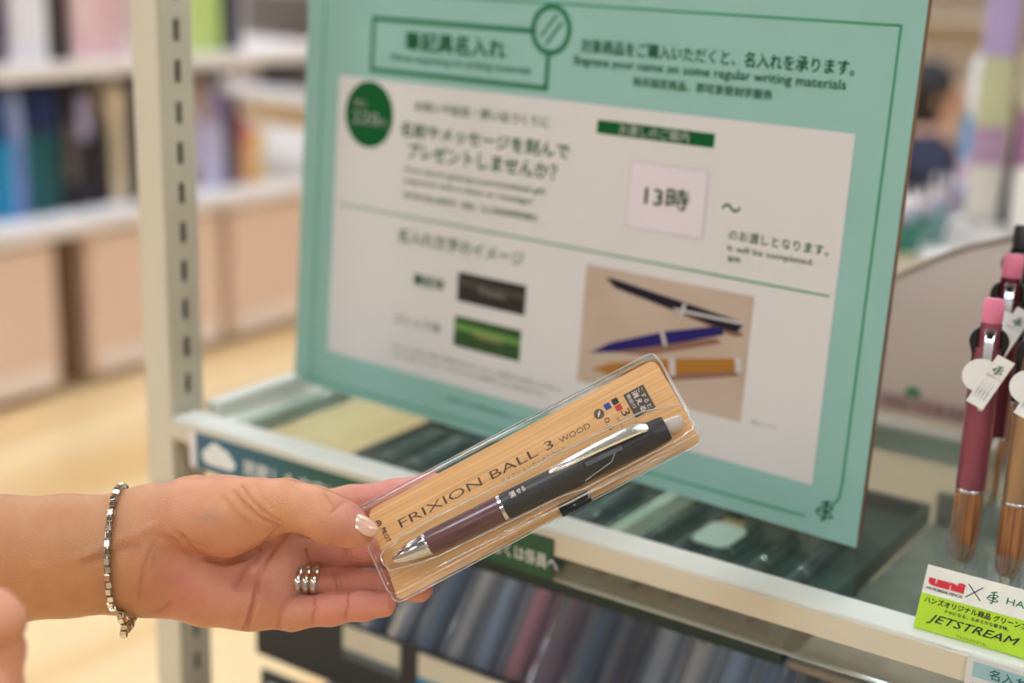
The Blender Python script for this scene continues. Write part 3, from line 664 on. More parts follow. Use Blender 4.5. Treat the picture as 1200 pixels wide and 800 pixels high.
def hand_col(V):
    px = 600+F*V[:, 0]/-V[:, 2]; py = 400-F*V[:, 1]/-V[:, 2]
    arm = s2l((194,138,94)); palmc = s2l((208,146,114)); thumb = s2l((216,156,106)); tip = s2l((212,136,118)); red = s2l((194,116,96))
    def g(cx, cy, sx, sy): return np.exp(-((px-cx)/sx)**2-((py-cy)/sy)**2)[:, None]
    t = np.clip((px-150)/60, 0, 1)[:, None]; c = arm*(1-t)+palmc*t
    c = c+(thumb-c)*np.clip(g(300,590,90,32), 0, 1)*.8; c = c+(red-c)*g(215,685,50,35)*.6; c = c+(red-c)*g(300,670,40,40)*.5
    c = c+(tip-c)*np.clip((px-330)/60, 0, 1)[:, None]*(py > 640)[:, None]*.8; c = c+(s2l((214,138,128))-c)*np.clip((px-385)/50, 0, 1)[:, None]*(py < 606)[:, None]*.9
    c = c+(red-c)*g(405,622,24,18)*.6; c = c+(s2l((150,134,126))-c)*g(246,606,16,9)*.35; c = c+(s2l((170,140,110))-c)*g(120,640,40,5)*.3
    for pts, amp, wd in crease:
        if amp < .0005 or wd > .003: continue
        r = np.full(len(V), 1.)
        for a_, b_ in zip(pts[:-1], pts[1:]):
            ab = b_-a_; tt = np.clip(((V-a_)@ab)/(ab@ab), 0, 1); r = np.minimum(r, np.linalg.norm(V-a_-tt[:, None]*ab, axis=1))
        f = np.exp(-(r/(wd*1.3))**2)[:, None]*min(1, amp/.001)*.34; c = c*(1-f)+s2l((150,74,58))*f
    return np.clip(c, 0, 1)
skin = tinted('skin', .40, .06, .5, 900, .45)
lo = (C(-190,800,.70,0)[0]-.01, (400-760)/F*.66, -.700); hi = ((520-600)/F*.64, (400-545)/F*.63, -.606)
toW = lambda V: CAM + V@M.T
hand = solid('hand_with_forearm', hand_sdf, lo, hi, .00066, skin, None, hand_col, toW)
tag(hand, "person's bare forearm and open hand reaching from the left, thumb pinching the clear pen pack", 'hand')
# thumbnail
b = MB(); base = np.array(C(426,614,.6245,0)[:3]); a1 = nrm(np.array(C(440,626,.6262,0)[:3])-np.array(C(408,607,.6305,0)[:3])); nn = nrm(np.array([.42,.62,.66])); nn = nrm(nn-a1*nn.dot(a1)); b1 = np.cross(nn, a1)
vs = []; NU, NV = 12, 8
for lay in (0, 1):
    for i in range(NU+1):
        for j in range(NV+1):
            s_ = -1+2*i/NU; q_ = (-1+2*j/NV); wdt = .0046*(1-.12*s_*s_ - (.55*max(0, s_-.45)**2*3)); 
            p = base + a1*s_*.0072 + b1*q_*wdt + nn*(.0034-.0030*q_*q_-.0014*s_*s_) - nn*lay*.0007
            vs.append(CAM+M@p)
def gid(l, i, j): return l*(NU+1)*(NV+1)+i*(NV+1)+j
fs = []
for i in range(NU):
    for j in range(NV):
        fs += [(gid(0,i,j), gid(0,i+1,j), gid(0,i+1,j+1), gid(0,i,j+1)), (gid(1,i,j), gid(1,i,j+1), gid(1,i+1,j+1), gid(1,i+1,j))]
for i in range(NU): fs += [(gid(0,i,0), gid(1,i,0), gid(1,i+1,0), gid(0,i+1,0)), (gid(0,i+1,NV), gid(1,i+1,NV), gid(1,i,NV), gid(0,i,NV))]
for j in range(NV): fs += [(gid(0,0,j+1), gid(1,0,j+1), gid(1,0,j), gid(0,0,j)), (gid(0,NU,j), gid(1,NU,j), gid(1,NU,j+1), gid(0,NU,j+1))]
nm = mat('nail', (222,178,152), .24, coat=1, sub=.2)
o = b.add(vs, fs).build('fingernail', nm, hand, smooth=True); o['label'] = 'glossy pale thumbnail'
# triple ring
rt = nrm(np.array(rng[2][:3])-np.array(rng[1][:3])); rc0 = np.array(C(361,681.5,.6668,0)[:3])
ringo = empty('finger_ring', toW(rc0)); tag(ringo, 'silver ring of three polished bands on the ring finger', 'ring')
silver = mat('polished_silver', (226,218,206), .14, 1); e1 = nrm(np.cross(rt, [0,0,1])); e2 = np.cross(rt, e1)
for i in range(3):
    b = MB(); c0 = rt*(-.0028+i*.0039); vs = []
    for a in range(48):
        q = 2*math.pi*a/48; d = e1*math.cos(q)+e2*math.sin(q)
        for r_, w_ in ((.0079,-.0015),(.0088,-.0017),(.0094,-.0011),(.0096,0),(.0094,.0011),(.0088,.0017),(.0079,.0015)): vs.append(M@(c0+d*r_+rt*w_))
    fs = [(a*7+j, ((a+1) % 48)*7+j, ((a+1) % 48)*7+(j+1) % 7, a*7+(j+1) % 7) for a in range(48) for j in range(7)]
    b.add(vs, fs).build('ring_band', silver, ringo, smooth=True)
# bracelet: box links round the wrist with a drooping end
wc = np.array(C(141,648,.6505,0)[:3]); br = empty('bracelet', toW(wc)); tag(br, 'silver box-link chain bracelet around the wrist with its end hanging down', 'bracelet')
pts = []
for a in np.linspace(0, 2*math.pi, 180, endpoint=False):
    d = np.array([.02*math.cos(a), math.sin(a), math.cos(a)]); d = nrm(d); ts = np.arange(.012, .045, .0003); v = base_sdf(wc+ts[:, None]*d); i = np.argmax(v > 0); p = wc+d*(ts[i]+.0013)
    if math.sin(a) < -.9: pass
    pts.append(p)
pts = np.array(pts)
# loose end below the wrist: the lowest stretch sags into a narrow loop
low = np.argsort(pts[:, 1])[:34]; low = np.sort(low); L_a, L_b = low[0], low[-1]
sag = [pts[L_a-1], np.array(C(141,720,.636,0)[:3]), np.array(C(145,730,.638,0)[:3]), np.array(C(145,742,.641,0)[:3]), np.array(C(152,733,.645,0)[:3]), np.array(C(156,722,.650,0)[:3]), np.array(C(153,716,.655,0)[:3]), pts[(L_b+1) % 180]]
path = list(pts[:L_a])+sag+list(pts[L_b+1:]); path = np.array(path+[path[0]])
seg = np.linalg.norm(np.diff(path, axis=0), axis=1); cum = np.r_[0, np.cumsum(seg)]; NL = int(cum[-1]/.0036); lk = None
for i in range(NL):
    s_ = cum[-1]*i/NL; p = np.array([np.interp(s_, cum, path[:, j]) for j in range(3)]); q = np.array([np.interp((s_+.0008) % cum[-1], cum, path[:, j]) for j in range(3)])
    t_ = nrm(q-p+1e-9); nrm_ = nrm(p-wc); nrm_ = nrm(nrm_-t_*nrm_.dot(t_)); s2 = np.cross(t_, nrm_); rot_ = .2 if i % 2 else -.2
    n2 = nrm_*math.cos(rot_)+s2*math.sin(rot_); s3 = np.cross(t_, n2)
    loc = p-wc; mt = Matrix([[ (M@t_)[j], (M@n2)[j], (M@s3)[j], (M@loc)[j]] for j in range(3)]+[[0,0,0,1]])
    if lk is None:
        lk = MB(); h_ = .00150
        lk.box(-.0014,.0014,-h_,h_,-h_,-h_+.0008).box(-.0014,.0014,-h_,h_,h_-.0008,h_).box(-.0014,.0014,-h_,-h_+.0008,-h_,h_).box(-.0014,.0014,h_-.0008,h_,-h_,h_).box(-.0021,.0021,-.0006,.0006,-.0006,.0006)
        lk = lk.build('link', silver, br, bevel=.0003); lk.matrix_local = mt
    else: c_ = lk.copy(); COL.objects.link(c_); c_.parent = br; c_.matrix_local = mt
pb_ = np.array(C(145,743,.641,0)[:3])-wc; fb = MB().lathe([(.0004,-.0019),(.0016,-.0012),(.0019,0),(.0016,.0012),(.0004,.0019)], 14).build('end_bead', silver, br, smooth=True); fb.location = tuple(M@pb_)
# ---- the other hand, just inside the frame at the lower left
def oh(Pt):
    C2 = lambda a, b, d, r: C(a, b, d*.86, r*.86)
    f = chain(Pt, [C2(-260,900,.60,.034), C2(-120,840,.60,.029), C2(-70,810,.60,.026)], .006); d = None
    for ch in ([C2(-70,770,.595,.013), C2(-25,752,.588,.0105), C2(0,760,.580,.0095), C2(2,790,.578,.0085)], [C2(-65,800,.595,.013), C2(-20,790,.586,.0105), C2(-2,806,.578,.0095), C2(-4,838,.578,.0085)],
               [C2(-60,830,.597,.013), C2(-22,830,.588,.0105), C2(-8,845,.580,.009), C2(-14,875,.580,.008)], [C2(-60,855,.60,.012), C2(-28,862,.592,.0095), C2(-16,880,.584,.0085), C2(-24,900,.584,.0075)]):
        e = smin(f, chain(Pt, ch, .004), .008); d = e if d is None else smin(d, e, .001)
    e = chain(Pt, [C2(-80,790,.60,.014), C2(-45,745,.585,.0115), C2(-8,722,.574,.0105), C2(6,728,.572,.0088)], .004)
    return smin(d, e, .003)
o = solid('other_hand', oh, (-.29, (400-930)/F*.57, -.560), (C(80,0,.51,0)[0], (400-670)/F*.5, -.475), .0013, skin, None, lambda V: np.tile(s2l((214,150,116)), (len(V), 1)), toW)
tag(o, "person's other hand with bent fingers, just entering at the lower left corner", 'hand')
# ================================================================== pen stand at the right
LB = onz(1070, 735, ZT)                        # label foot, on the rail
LX = LB[0]; LY = LB[1]; la = math.radians(24); lup = np.array([0, math.sin(la), math.cos(la)])
LP = Plane(LB, (1,0,0), lup); LHt = LP.uv(1092, 662)[1]; LWd = .150
st = empty('pen_stand', (LX, LY, ZT)); tag(st, 'clear acrylic pen stand with a white and lime green label on the counter', 'pen stand')
def Bq(name, x0, x1, y0, y1, z0, z1, m=acr, bev=.0005): return MB().box(x0, x1, y0, y1, z0, z1).build(name, m, st, bevel=bev)
sacr = clear('stand_acrylic', (246,248,246), .04, 1.2, .04, 1.49, .03, (220,220,214), 60)
SD = .105; fy = LHt*math.sin(la); fz = LHt*math.cos(la)
Bq('base', .0, LWd, .004, SD, .0008, .0038, sacr)
tube_m = clear('tube_acrylic', (246,248,248), .05, 1.5, .1, 1.49, .05, (235,235,235), 90)
# front label card on a sloping plate
lab = empty('front_label'); lab.parent = st; lab.matrix_local = frameM(np.array([0, 0, .0]), (1,0,0), lup)
lime = mat('lime_print', (176,214,22), .45, coat=.3); wl = mat('label_white', (226,226,214), .42, coat=.3); ink = mat('label_black', (20,24,18), .5)
MB().box(0, LWd, .0006, LHt, -.0030, -.0016).build('backing_plate', sacr, lab)
MB().box(0, LWd, .0004, LHt*.56, -.0014, 0).build('lime_field', lime, lab); MB().box(0, LWd, LHt*.56, LHt, -.0014, 0).build('white_field', wl, lab)
def ltext(s, a, b_, h, m=ink, bold=0, shear=0, z=.0003):
    p = LP.uv(*a); q = LP.uv(*b_); hh = LP.uv(a[0], a[1]-h)[1]-p[1]; return text(s, p[0], (p[1]+q[1])/2+.0001, q[0]-p[0], hh, m, lab, z, bold=bold, shear=shear)
ured = mat('label_red', (204,22,44), .45)
o = ltext('uni', (1087,686), (1130,695), 12, ured, .075)
ltext('MITSUBISHI PENCIL', (1086,690), (1128,701), 3.2, mat('label_dark', (40,20,24), .5), .03)
p = LP.uv(1142,694); b = MB()
for sgn in (1, -1): b.flat([(p[0]+x, p[1]+y*1) for x, y in ((-.0034,-.0031*sgn-.0003),(.0034,.0031*sgn-.0003),(.0034,.0031*sgn+.0003),(-.0034,-.0031*sgn+.0003))], .0003+.0001*sgn)
b.build('cross_mark', ink, lab)
c = LP.uv(1164,700); flourish(lab, c[0], c[1], .0062, mat('label_green', (0,108,74), .5), .0003)
ltext('HANDS', (1179,708), (1232,722), 8, mat('label_green', (0,108,74), .5), 0)
ltext('ハンズオリジナル商品 グリーンプロダクト', (1083,705), (1236,748), 7.5, ink, .03)
ltext('クセになる、なめらかな書き味。', (1106,719), (1182,739), 4.5, ink, .02)
ltext('JETSTREAM', (1085,731), (1193,759), 12.5, ink, .012, .35)
ltext('ジェットストリーム', (1120,748), (1155,756), 3.8, ink, .01)
# sloping clear sides
def poly_side(name, x, pts):
    b = MB(); n = len(pts); v = [(x, y, z) for y, z in pts]+[(x+.002, y, z) for y, z in pts]
    b.add(v, [tuple(range(n))[::-1], tuple(range(n, 2*n))]+[(i, (i+1) % n, (i+1) % n+n, i+n) for i in range(n)]); return b.build(name, sacr, st)
side = [(.004,.004), (SD,.004), (SD,.066), (SD-.02,.066), (fy+.004, fz+.001)]
poly_side('side_wall', .0002, side); poly_side('side_wall', LWd-.0025, side)
# ---- pens
woodg = grain('walnut_grip', (104,62,34), (190,126,74), 'Z', 900, .45, 3, .15, .035); pinkm = mat('rose_metal', (158,88,104), .36, .75); goldm = mat('champagne_metal', (182,148,112), .36, .75); darkm = mat('maroon_metal', (112,50,62), .32, .75)
capm = mat('pink_rubber', (222,122,150), .6); slid = mat('slider_black', (24,18,20), .3)
tagm = mat('tag_white', (232,230,226), .5); tgreen = mat('tag_green', (0,98,62), .5); tgrey = mat('tag_print', (116,122,118), .6)
def jet_pen(name, body, cap, label, B0, T0, group='wood-grip pens in the acrylic stand', L=None, spin=0, with_tag=True, kind=0):
    """a multi pen: wooden grip below, metal barrel, slider shoulders, cap, clip and a hanging price tag"""
    z = nrm(T0-B0); toc = nrm(CAM-B0); x = nrm(np.cross(z, toc)); y = np.cross(z, x)    # y faces away from the shopper
    x2 = x*math.cos(spin)+y*math.sin(spin)
    t = empty(name, rot=Matrix(frameM(B0, x2, np.cross(z, x2))) @ Matrix.Diagonal((1.06, 1.06, .965, 1))); tag(t, label, 'pen', group)
    q = lambda pr: [(r*.001, s*.001) for r, s in pr]
    MB().lathe(q([(.8,-11),(1.3,-9.5),(2.9,-5),(4.1,-.6)]), 24).build('pen_tip', chrome, t, smooth=True)
    MB().lathe(q([(4.2,-.5),(5.6,2),(6.2,6),(6.4,20),(6.5,36.2)]), 36).build('grip', woodg, t, smooth=True)
    MB().lathe(q([(6.55,36.3),(6.7,36.6),(6.7,37.6),(6.55,37.9)]), 36).build('ring', chrome, t, smooth=True)
    MB().lathe(q([(6.55,38),(6.75,40),(6.8,90),(6.7,104),(6.2,112)]), 36).build('barrel', body, t, smooth=True)
    b = MB()
    b.lathe(q([(5.3,112.2),(5.0,121),(4.9,124.5)]), 30); b.build('upper_barrel', body, t, smooth=True)
    MB().lathe(q([(4.4,124.6),(4.7,126),(4.9,131),(4.4,136.5),(3.9,137.2)]), 28).build('top_cap', cap, t, smooth=True)
    for sx in (-1, 1):
        pf_ = [(5.0,80),(6.9,82),(7.0,108),(9.0,114.5),(8.6,117.5),(7.4,120),(5.0,122)]
        bb = MB(); vs = [(sx*r*.001, yy*.001*(1 if r > 6 else 1.1), s*.001) for yy in (-1.9, 1.9) for r, s in pf_]; n = len(pf_)
        bb.add(vs, [tuple(range(n)), tuple(range(n, 2*n))[::-1]]+[(i, i+n, (i+1) % n+n, (i+1) % n) for i in range(n)]).build('slider', slid, t, bevel=.0005)
    # clip on the side facing the shopper (-y)
    bb = MB(); pr = [(120,-5.2,2.3),(122,-8.0,2.4),(119,-9.2,2.3),(100,-8.9,1.9),(86,-8.4,1.6),(82,-8.2,1.5),(80,-7.7,1.2)]
    vs = []
    for s, yy, wd in pr:
        for dy in (0, 1.0):
            for sx in (-1, 1): vs.append((sx*wd*.001, (yy+dy)*.001, s*.001))
    fs = []
    for i in range(len(pr)-1):
        o = i*4; fs += [(o, o+1, o+5, o+4), (o+2, o+6, o+7, o+3), (o, o+4, o+6, o+2), (o+1, o+3, o+7, o+5)]
    fs += [(0,2,3,1), ((len(pr)-1)*4, (len(pr)-1)*4+1, (len(pr)-1)*4+3, (len(pr)-1)*4+2)]
    bb.add(vs, fs).build('clip', chrome, t, smooth=True, bevel=.0003)
    MB().box(-.0014, .0014, -.0096, -.0090, .1175, .1205).build('clip_stud', slid, t)
    if with_tag:
        rot = -.0
        bb = MB(); bb.lathe([(.0085,0),(.0087,.0004),(.0085,.0008)], 30, fr=lambda a, b_, c_: (a-.0015, -.0108+c_, .0985+b_)); tg = bb.build('price_tag', tagm, t)
        bb = MB(); ca_, sa_ = math.cos(-.42), math.sin(-.42)
        fr_ = lambda x_, y_, z_: (.003+x_*ca_-z_*sa_, -.0122+y_-max(0, abs(z_)-.006)*.10, .097+x_*sa_+z_*ca_)
        N = 8
        vs = [fr_(x_, y_, -.0145+.0275*i/N) for i in range(N+1) for y_ in (0, .0005) for x_ in (-.0043, .0043)]
        fs = []
        for i in range(N):
            o = i*4; fs += [(o, o+1, o+5, o+4), (o+2, o+6, o+7, o+3), (o, o+4, o+6, o+2), (o+1, o+3, o+7, o+5)]
        fs += [(0,2,3,1), (N*4, N*4+1, N*4+3, N*4+2)]
        bb.add(vs, fs).build('tag_flag', tagm, tg)
        for i_, z_ in enumerate([.0045, .0055]):
            s_ = text('品質表示ラベル', 0, 0, .0075, .0012, tgrey, tg, 0, name='tag_lettering') if i_ else None
            if s_:
                X_ = np.array([ca_, 0, sa_]); Z_ = np.array([-sa_, 0, ca_]); o3 = np.array([.003, -.0124, .097])+X_*(-.0037)+Z_*.0015; s_.matrix_local = frameM(o3, X_, Z_)
        for i_ in range(4):
            s_ = text('ボールペン多機能筆記具日本製', 0, 0, .0100, .0009, tgrey, tg, 0, name='tag_lettering')
            X_ = -np.array([-sa_, 0, ca_]); Y2 = np.array([ca_, 0, sa_]); o3 = np.array([.003, -.01265, .097])+Y2*(-.0032+.0016*i_)+np.array([-sa_, 0, ca_])*(-.0015)
            s_.matrix_local = frameM(o3, X_, Y2)
        fl_ = flourish(tg, 0, 0, .0055, tgreen, 0); X_ = np.array([ca_, 0, sa_]); Z_ = np.array([-sa_, 0, ca_]); fl_.matrix_local = frameM(np.array([.003, -.0126, .097])+Z_*.0062, X_, Z_)
    return t
def fit_top(px0, py0, d0, px1, py1, L):
    """upper end of a straight thing of length L whose foot is at (px0,py0,d0)"""
    B0 = W(px0, py0, d0); best = None
    r = ray(px1, py1); t = np.linspace(.5, 1.2, 1401); q = CAM+t[:, None]*r; e = np.abs(np.linalg.norm(q-B0, axis=1)-L)
    # the farther of the two solutions leans back
    c_ = np.where(e < .0006)[0]; i = c_[-1] if len(c_) else np.argmin(e); return B0, q[i]
pens = []
def lean(px0, py0, d0, px1, py1, up=.137):
    """foot at a spot, axis through a second spot, leaning back slightly"""
    B0 = W(px0, py0, d0); r = ray(px1, py1); y1 = B0[1]+.018; q = CAM+r*((y1-CAM[1])/r[1]); return B0, q
B1, T1 = lean(1126, 655, .716, 1166, 349); pens.append((B1, T1))
jet_pen('multi_pen', pinkm, capm, 'rose pink pen with wooden grip and pink cap, foremost and leftmost in the clear stand', B1, T1)
B2, T2 = lean(1180, 672, .704, 1222, 372); jet_pen('multi_pen', goldm, mat('beige_rubber', (205,170,140), .6), 'champagne gold pen with wooden grip, right of the front pink pen in the stand', B2, T2)
B3, T3 = lean(1152, 590, .752, 1188, 303); jet_pen('multi_pen', darkm, capm, 'darker pink-capped pen with wooden grip directly behind the front pink pen in the stand', B3, T3)
B4, T4 = lean(1204, 600, .735, 1240, 308); jet_pen('multi_pen', goldm, mat('beige_rubber', (205,170,140), .6), 'pen of the second row, behind the gold pen at the edge of the picture', B4, T4)
B5, T5 = lean(1168, 545, .785, 1200, 262); jet_pen('multi_pen', mat('black_metal', (24,22,22), .3, .6), mat('grey_cap', (60,60,62), .3), 'black pen with chrome clip standing in the rear row of the clear stand', B5, T5, with_tag=False)
for B_, T_ in ((B1,T1),(B2,T2),(B3,T3),(B4,T4),(B5,T5)):
    z = nrm(T_-B_); x = nrm(np.cross(z, [0,1,0])); y = np.cross(z, x); rel = B_-np.array([LX, LY, ZT])
    bot = (rel[2]-.0045)/z[2]; prf = lambda r0, r1: None
    fr_ = lambda a, b_, c_: tuple(rel+x*a+y*b_+z*c_)
    bot = min(bot, .034); N = 32; vs = []; 
    for r_ in (.0074, .0088):
        for lvl in (0, 1):
            for k_ in range(N):
                q_ = 2*math.pi*k_/N; cx_, sy_ = r_*math.cos(q_), r_*math.sin(q_)
                zz_ = -bot if lvl == 0 else .006 + sy_*.55
                vs.append(fr_(cx_, sy_, zz_))
    fs = []
    for k_ in range(N):
        k2 = (k_+1) % N
        fs += [(k_, N+k_, N+k2, k2), (2*N+k_, 2*N+k2, 3*N+k2, 3*N+k_), (N+k_, 3*N+k_, 3*N+k2, N+k2), (k_, k2, 2*N+k2, 2*N+k_)]
    MB().add(vs, fs).build('socket', tube_m, st, smooth=True)
# card hanging below the label
SP = Plane((LX, YF-.004, ZT), (1,0,0), (0,0,1)); q0 = SP.uv(1134,767)
t = empty('price_card', rot=frameM(SP.at(q0[0], q0[1]), (1,0,0), (0,0,1))); tag(t, 'white card with a pale blue heading hanging from the rail below the lime label', 'card')
MB().box(0, .11, -.05, 0, -.001, 0).build('card_sheet', mat('card_white', (206,208,210), .45, coat=.3), t); MB().flat([(.003,-.0095),(.107,-.0095),(.107,-.0022),(.003,-.0022)], .0002).build('heading_band', mat('pale_blue_print', (146,186,196), .5), t)
dteal = mat('teal_ink', (16,88,80), .5); text('名入れ対象○', .0105, -.0083, .034, .0050, dteal, t, .0004, bold=.01); text('Universal', .0035, -.0168, .034, .0042, ink, t, .0004); text('三菱鉛筆 多機能ペン', .0035, -.0245, .05, .0042, ink, t, .0004)
# ================================================================== pen packs under the counter
bt = empty('pack_tray', (pb, YF, .80)); tag(bt, 'dark tiered display tray holding the pen packs below the counter', 'tray')
tray_m = mat('tray_dark', (50,50,50), .6); grey_m = mat('backing_grey', (140,136,126), .6)
x0 = .008; x1 = XR-pb-.004; py_ = lambda a: a
def tb_(name, y0, y1, z0, z1, m=tray_m): return MB().box(x0, x1, y0, y1, z0-.80, z1-.80).build(name, m, bt, bevel=.0008)
tb_('back_panel', .235, .240, .70, .85, grey_m); tb_('tray_floor', .01, .234, .735, .742); tb_('riser', .068, .072, .742, .785)
tb_('label_rail', -.002, .002, .742, .7655); tb_('upper_label_rail', .064, .0678, .800, .850)
# lean direction of the packs
pa2 = math.radians(40); pd = np.array([0, math.sin(pa2), math.cos(pa2)]); pnr = np.array([0, -math.cos(pa2), math.sin(pa2)])
sleeve = clear('pack_sleeve', (250,252,255), .09, 1.3, .25, 1.45, .20, (236,243,250), 60)
cols = [('dark blue',(34,52,92)),('dusty blue',(70,104,140)),('pale grey',(172,178,186)),('steel blue',(60,92,124)),('black',(24,24,28)),('pale blue',(140,164,190)),('navy',(28,36,66)),('silver',(190,190,188)),('mauve',(118,88,110)),('pink',(200,130,146)),('brown',(66,44,40)),('olive',(112,106,62)),('maroon',(92,30,44)),('grey green',(124,132,112)),('dull gold',(150,130,84)),('slate',(90,100,112))]
packcap = mat('pack_header', (196,200,206), .5)
def pack(x, y, z, col, label, L=.14, wd=.021, cardc=None, tilt=0):
    t = empty('pen_packet', rot=frameM((x, y, z), (math.cos(tilt), 0, math.sin(tilt)) , pd)); tag(t, label, 'pen packet', 'pen packets leaning in the tray below the counter')
    MB().box(-wd/2, wd/2, 0, L, 0, .0008).build('backing_card', mat('pack_card_%d' % (sum(cardc or col)), cardc or col, .5), t)
    pm = mat('packet_pen_%d' % sum(col), tuple(min(255, int(c*1.25+8)) for c in col), .32)
    b = MB().lathe([(.0006,.006),(.0022,.014),(.0048,.022),(.0052,.05),(.0052,L-.03),(.0046,L-.022),(.003,L-.015)], 14, fr=lambda a, b_, c_: (a, c_, .0068+b_)); b.build('pen', pm, t, smooth=True)
    MB().box(-.001, .001, L-.062, L-.024, .0122, .0132).build('clip', chrome, t)
    MB().box(-wd/2+.0004, wd/2-.0004, .002, L-.012, .0009, .0128).build('sleeve', sleeve, t, bevel=.003)
    MB().box(-wd/2, wd/2, L-.011, L, .0009, .0016).build('header', packcap, t)
    return t
def xin(px, py, y): return ony(px, py, y)[0]
seq = [0,1,2,1,7,5,9,8,3,6,2,7,5,3,4,10,3,1,13,12,11,11,15,12,13,14,11,8,13,15,12,2]
xx = XL+.062; i = 0
where = lambda k: ['near the cream post', 'under the dark green strip', 'under the boxed pen', 'under the middle of the rail', 'towards the pen stand', 'under the pen stand'][min(5, k)]
used_l = {}
while xx < XR-.02 and i < 32:
    cn, cc_ = cols[seq[i % len(seq)]]; k_ = int((xx-XL)/.125); key = (cn, k_, 'u'); used_l[key] = used_l.get(key, 0)+1
    lb = ('%s pen packet in the upper tier %s' % (cn, where(k_)))+('' if used_l[key] == 1 else ', right of its twin')
    pack(xx, YF+.080+random.uniform(-.001,.002), .806, cc_, lb, L=.160+random.uniform(-.008,.006), cardc=tuple(int(c*.62+130) for c in cc_), tilt=random.uniform(-.03,.03)); xx += .0235; i += 1
xx = XL+.04; i = 0; seq2 = [0,3,0,6,3,1,2,7,5,2,9,7,4,5,2,3,7,11,12,15,11,14,13,8,12,15,11,13]
while xx < XR-.02 and i < 28:
    cn, cc_ = cols[seq2[i % len(seq2)]]; k_ = int((xx-XL)/.125); key = (cn, k_, 'l'); used_l[key] = used_l.get(key, 0)+1
    lb = ('%s pen packet in the lower tier %s' % (cn, where(k_)))+('' if used_l[key] == 1 else ', right of its twin')
    pack(xx, YF+.010+random.uniform(-.001,.002), .7435, cc_, lb, L=.062, cardc=tuple(int(c*.6+90) for c in cc_), tilt=random.uniform(-.04,.04)); xx += .0255; i += 1
# price labels on the upper label rail
def pricelabel(px0, py0, px1, h, c1, c2, label):
    y = YF+.0618; a_ = ony(px0, py0, y); b_ = ony(px1, py0+.3*(px1-px0), y); z_ = .832
    t = empty('price_label', (a_[0], y, z_)); tag(t, label, 'price label', 'price labels on the tray rail')
    wd = b_[0]-a_[0]; MB().box(0, wd, 0, .0012, -h, 0).build('label_card', c1, t); MB().box(0, wd, -.0004, -.0001, -h, -h*.66).build('label_band', c2, t)
    return t
lc = mat('label_cream', (214,208,186), .5); lbk = mat('label_dark_print', (34,38,44), .5); lbl = mat('label_blue_print', (60,132,176), .5); lgd = mat('label_grey_print', (90,100,106), .5)
xs_ = [(243, 297, lbk, lgd, 'dark price label nearest the cream post'), (402, 468, lc, lgd, 'short cream price label left of the blue-banded one'), (490, 622, lc, lbl, 'cream price label with a blue lower band'), (636, 730, lbk, lbl, 'dark price label with a blue band, right of the cream ones'), (748, 850, lbk, lgd, 'dark price label farthest right on the tray rail')]
for p0_, p1_, c1, c2, lb in xs_:
    xa_ = ony(p0_, 760, YF+.0625)[0]; wd = ony(p1_, 760+.3*(p1_-p0_), YF+.0625)[0]-xa_
    t = empty('price_label', (xa_, YF+.0625, .849)); tag(t, lb, 'price label', 'price labels on the tray rail')
    MB().box(0, wd, 0, .0012, -.024, 0).build('label_card', c1, t); MB().box(0, wd, -.0004, -.0001, -.024, -.017).build('label_band', c2, t)
# ================================================================== things under the glass
dk_t = mat('felt_teal', (44,60,58), .8); ux0 = onz(474, 520, ZT-.05)[0]; ux1 = onz(1002, 690, ZT-.05)[0]
t = empty('display_case', (ux0, YF+.03, ZT-.05)); tag(t, 'dark lined display case with pens lying under the glass counter top', 'display case')
cw = ux1-ux0
MB().box(0, cw, 0, .235, -.004, 0).build('case_floor', dk_t, t); MB().box(0, .004, 0, .235, 0, .010).build('case_wall', mat('case_brown', (52,34,28), .5), t); MB().box(0, cw, .231, .235, 0, .010).build('case_wall', dk_t, t); MB().box(cw-.004, cw, 0, .231, 0, .010).build('case_wall', dk_t, t); MB().box(.004, cw-.004, 0, .004, 0, .010).build('case_wall', dk_t, t)
t = empty('case_liner', (ux1+.004, YF+.03, ZT-.05)); tag(t, 'grey felt liner under the glass beside the dark display case', 'liner')
MB().box(0, XR-.01-ux1-.004, 0, .235, -.004, 0).build('liner_board', mat('liner_grey', (150,142,134), .7, noise=((30,30,30), .8, (110,104,100))), t); MB().box(0, XR-.01-ux1-.004, .232, .235, .0003, .02).build('liner_lip', mat('liner_grey', (150,142,134), .7), t)
ORD = 'first second third fourth fifth sixth seventh eighth ninth tenth eleventh twelfth thirteenth fourteenth fifteenth sixteenth seventeenth eighteenth nineteenth twentieth twenty-first twenty-second'.split()
pl_c = [('black',(20,20,22)),('charcoal',(44,44,46)),('dark green',(22,50,42)),('dark brown',(50,34,28)),('grey',(120,124,122)),('navy',(24,30,52)),('silver',(170,172,172)),('black',(24,24,24))]
for i in range(22):
    cn, c_ = pl_c[(i*5+i//3) % 8]; x_ = ux0+.02+i*.0235
    if x_ > ux1-.016: break
    t = empty('display_pen', (x_, YF+.045, ZT-.0438)); tag(t, '%s pen lying under the glass, %s from the left end of the case' % (cn, ORD[i]), 'pen', 'pens lying under the glass')
    pm = mat('display_pen_%d' % sum(c_), c_, .25)
    fr_ = lambda a, b_, c2_: (a, c2_, b_)
    MB().lathe([(.0008,.0),(.003,.012),(.0055,.024),(.006,.07)], 14, fr=fr_).build('barrel', pm, t, smooth=True)
    MB().lathe([(.0061,.0702),(.0061,.0722)], 14, fr=fr_).build('ring', chrome, t, smooth=True)
    MB().lathe([(.006,.0724),(.006,.13),(.004,.137)], 14, fr=fr_).build('cap', pm, t, smooth=True)
    MB().box(-.001, .001, .085, .128, .0055, .0068).build('clip', chrome, t)
p = onz(852, 628, ZT-.04)
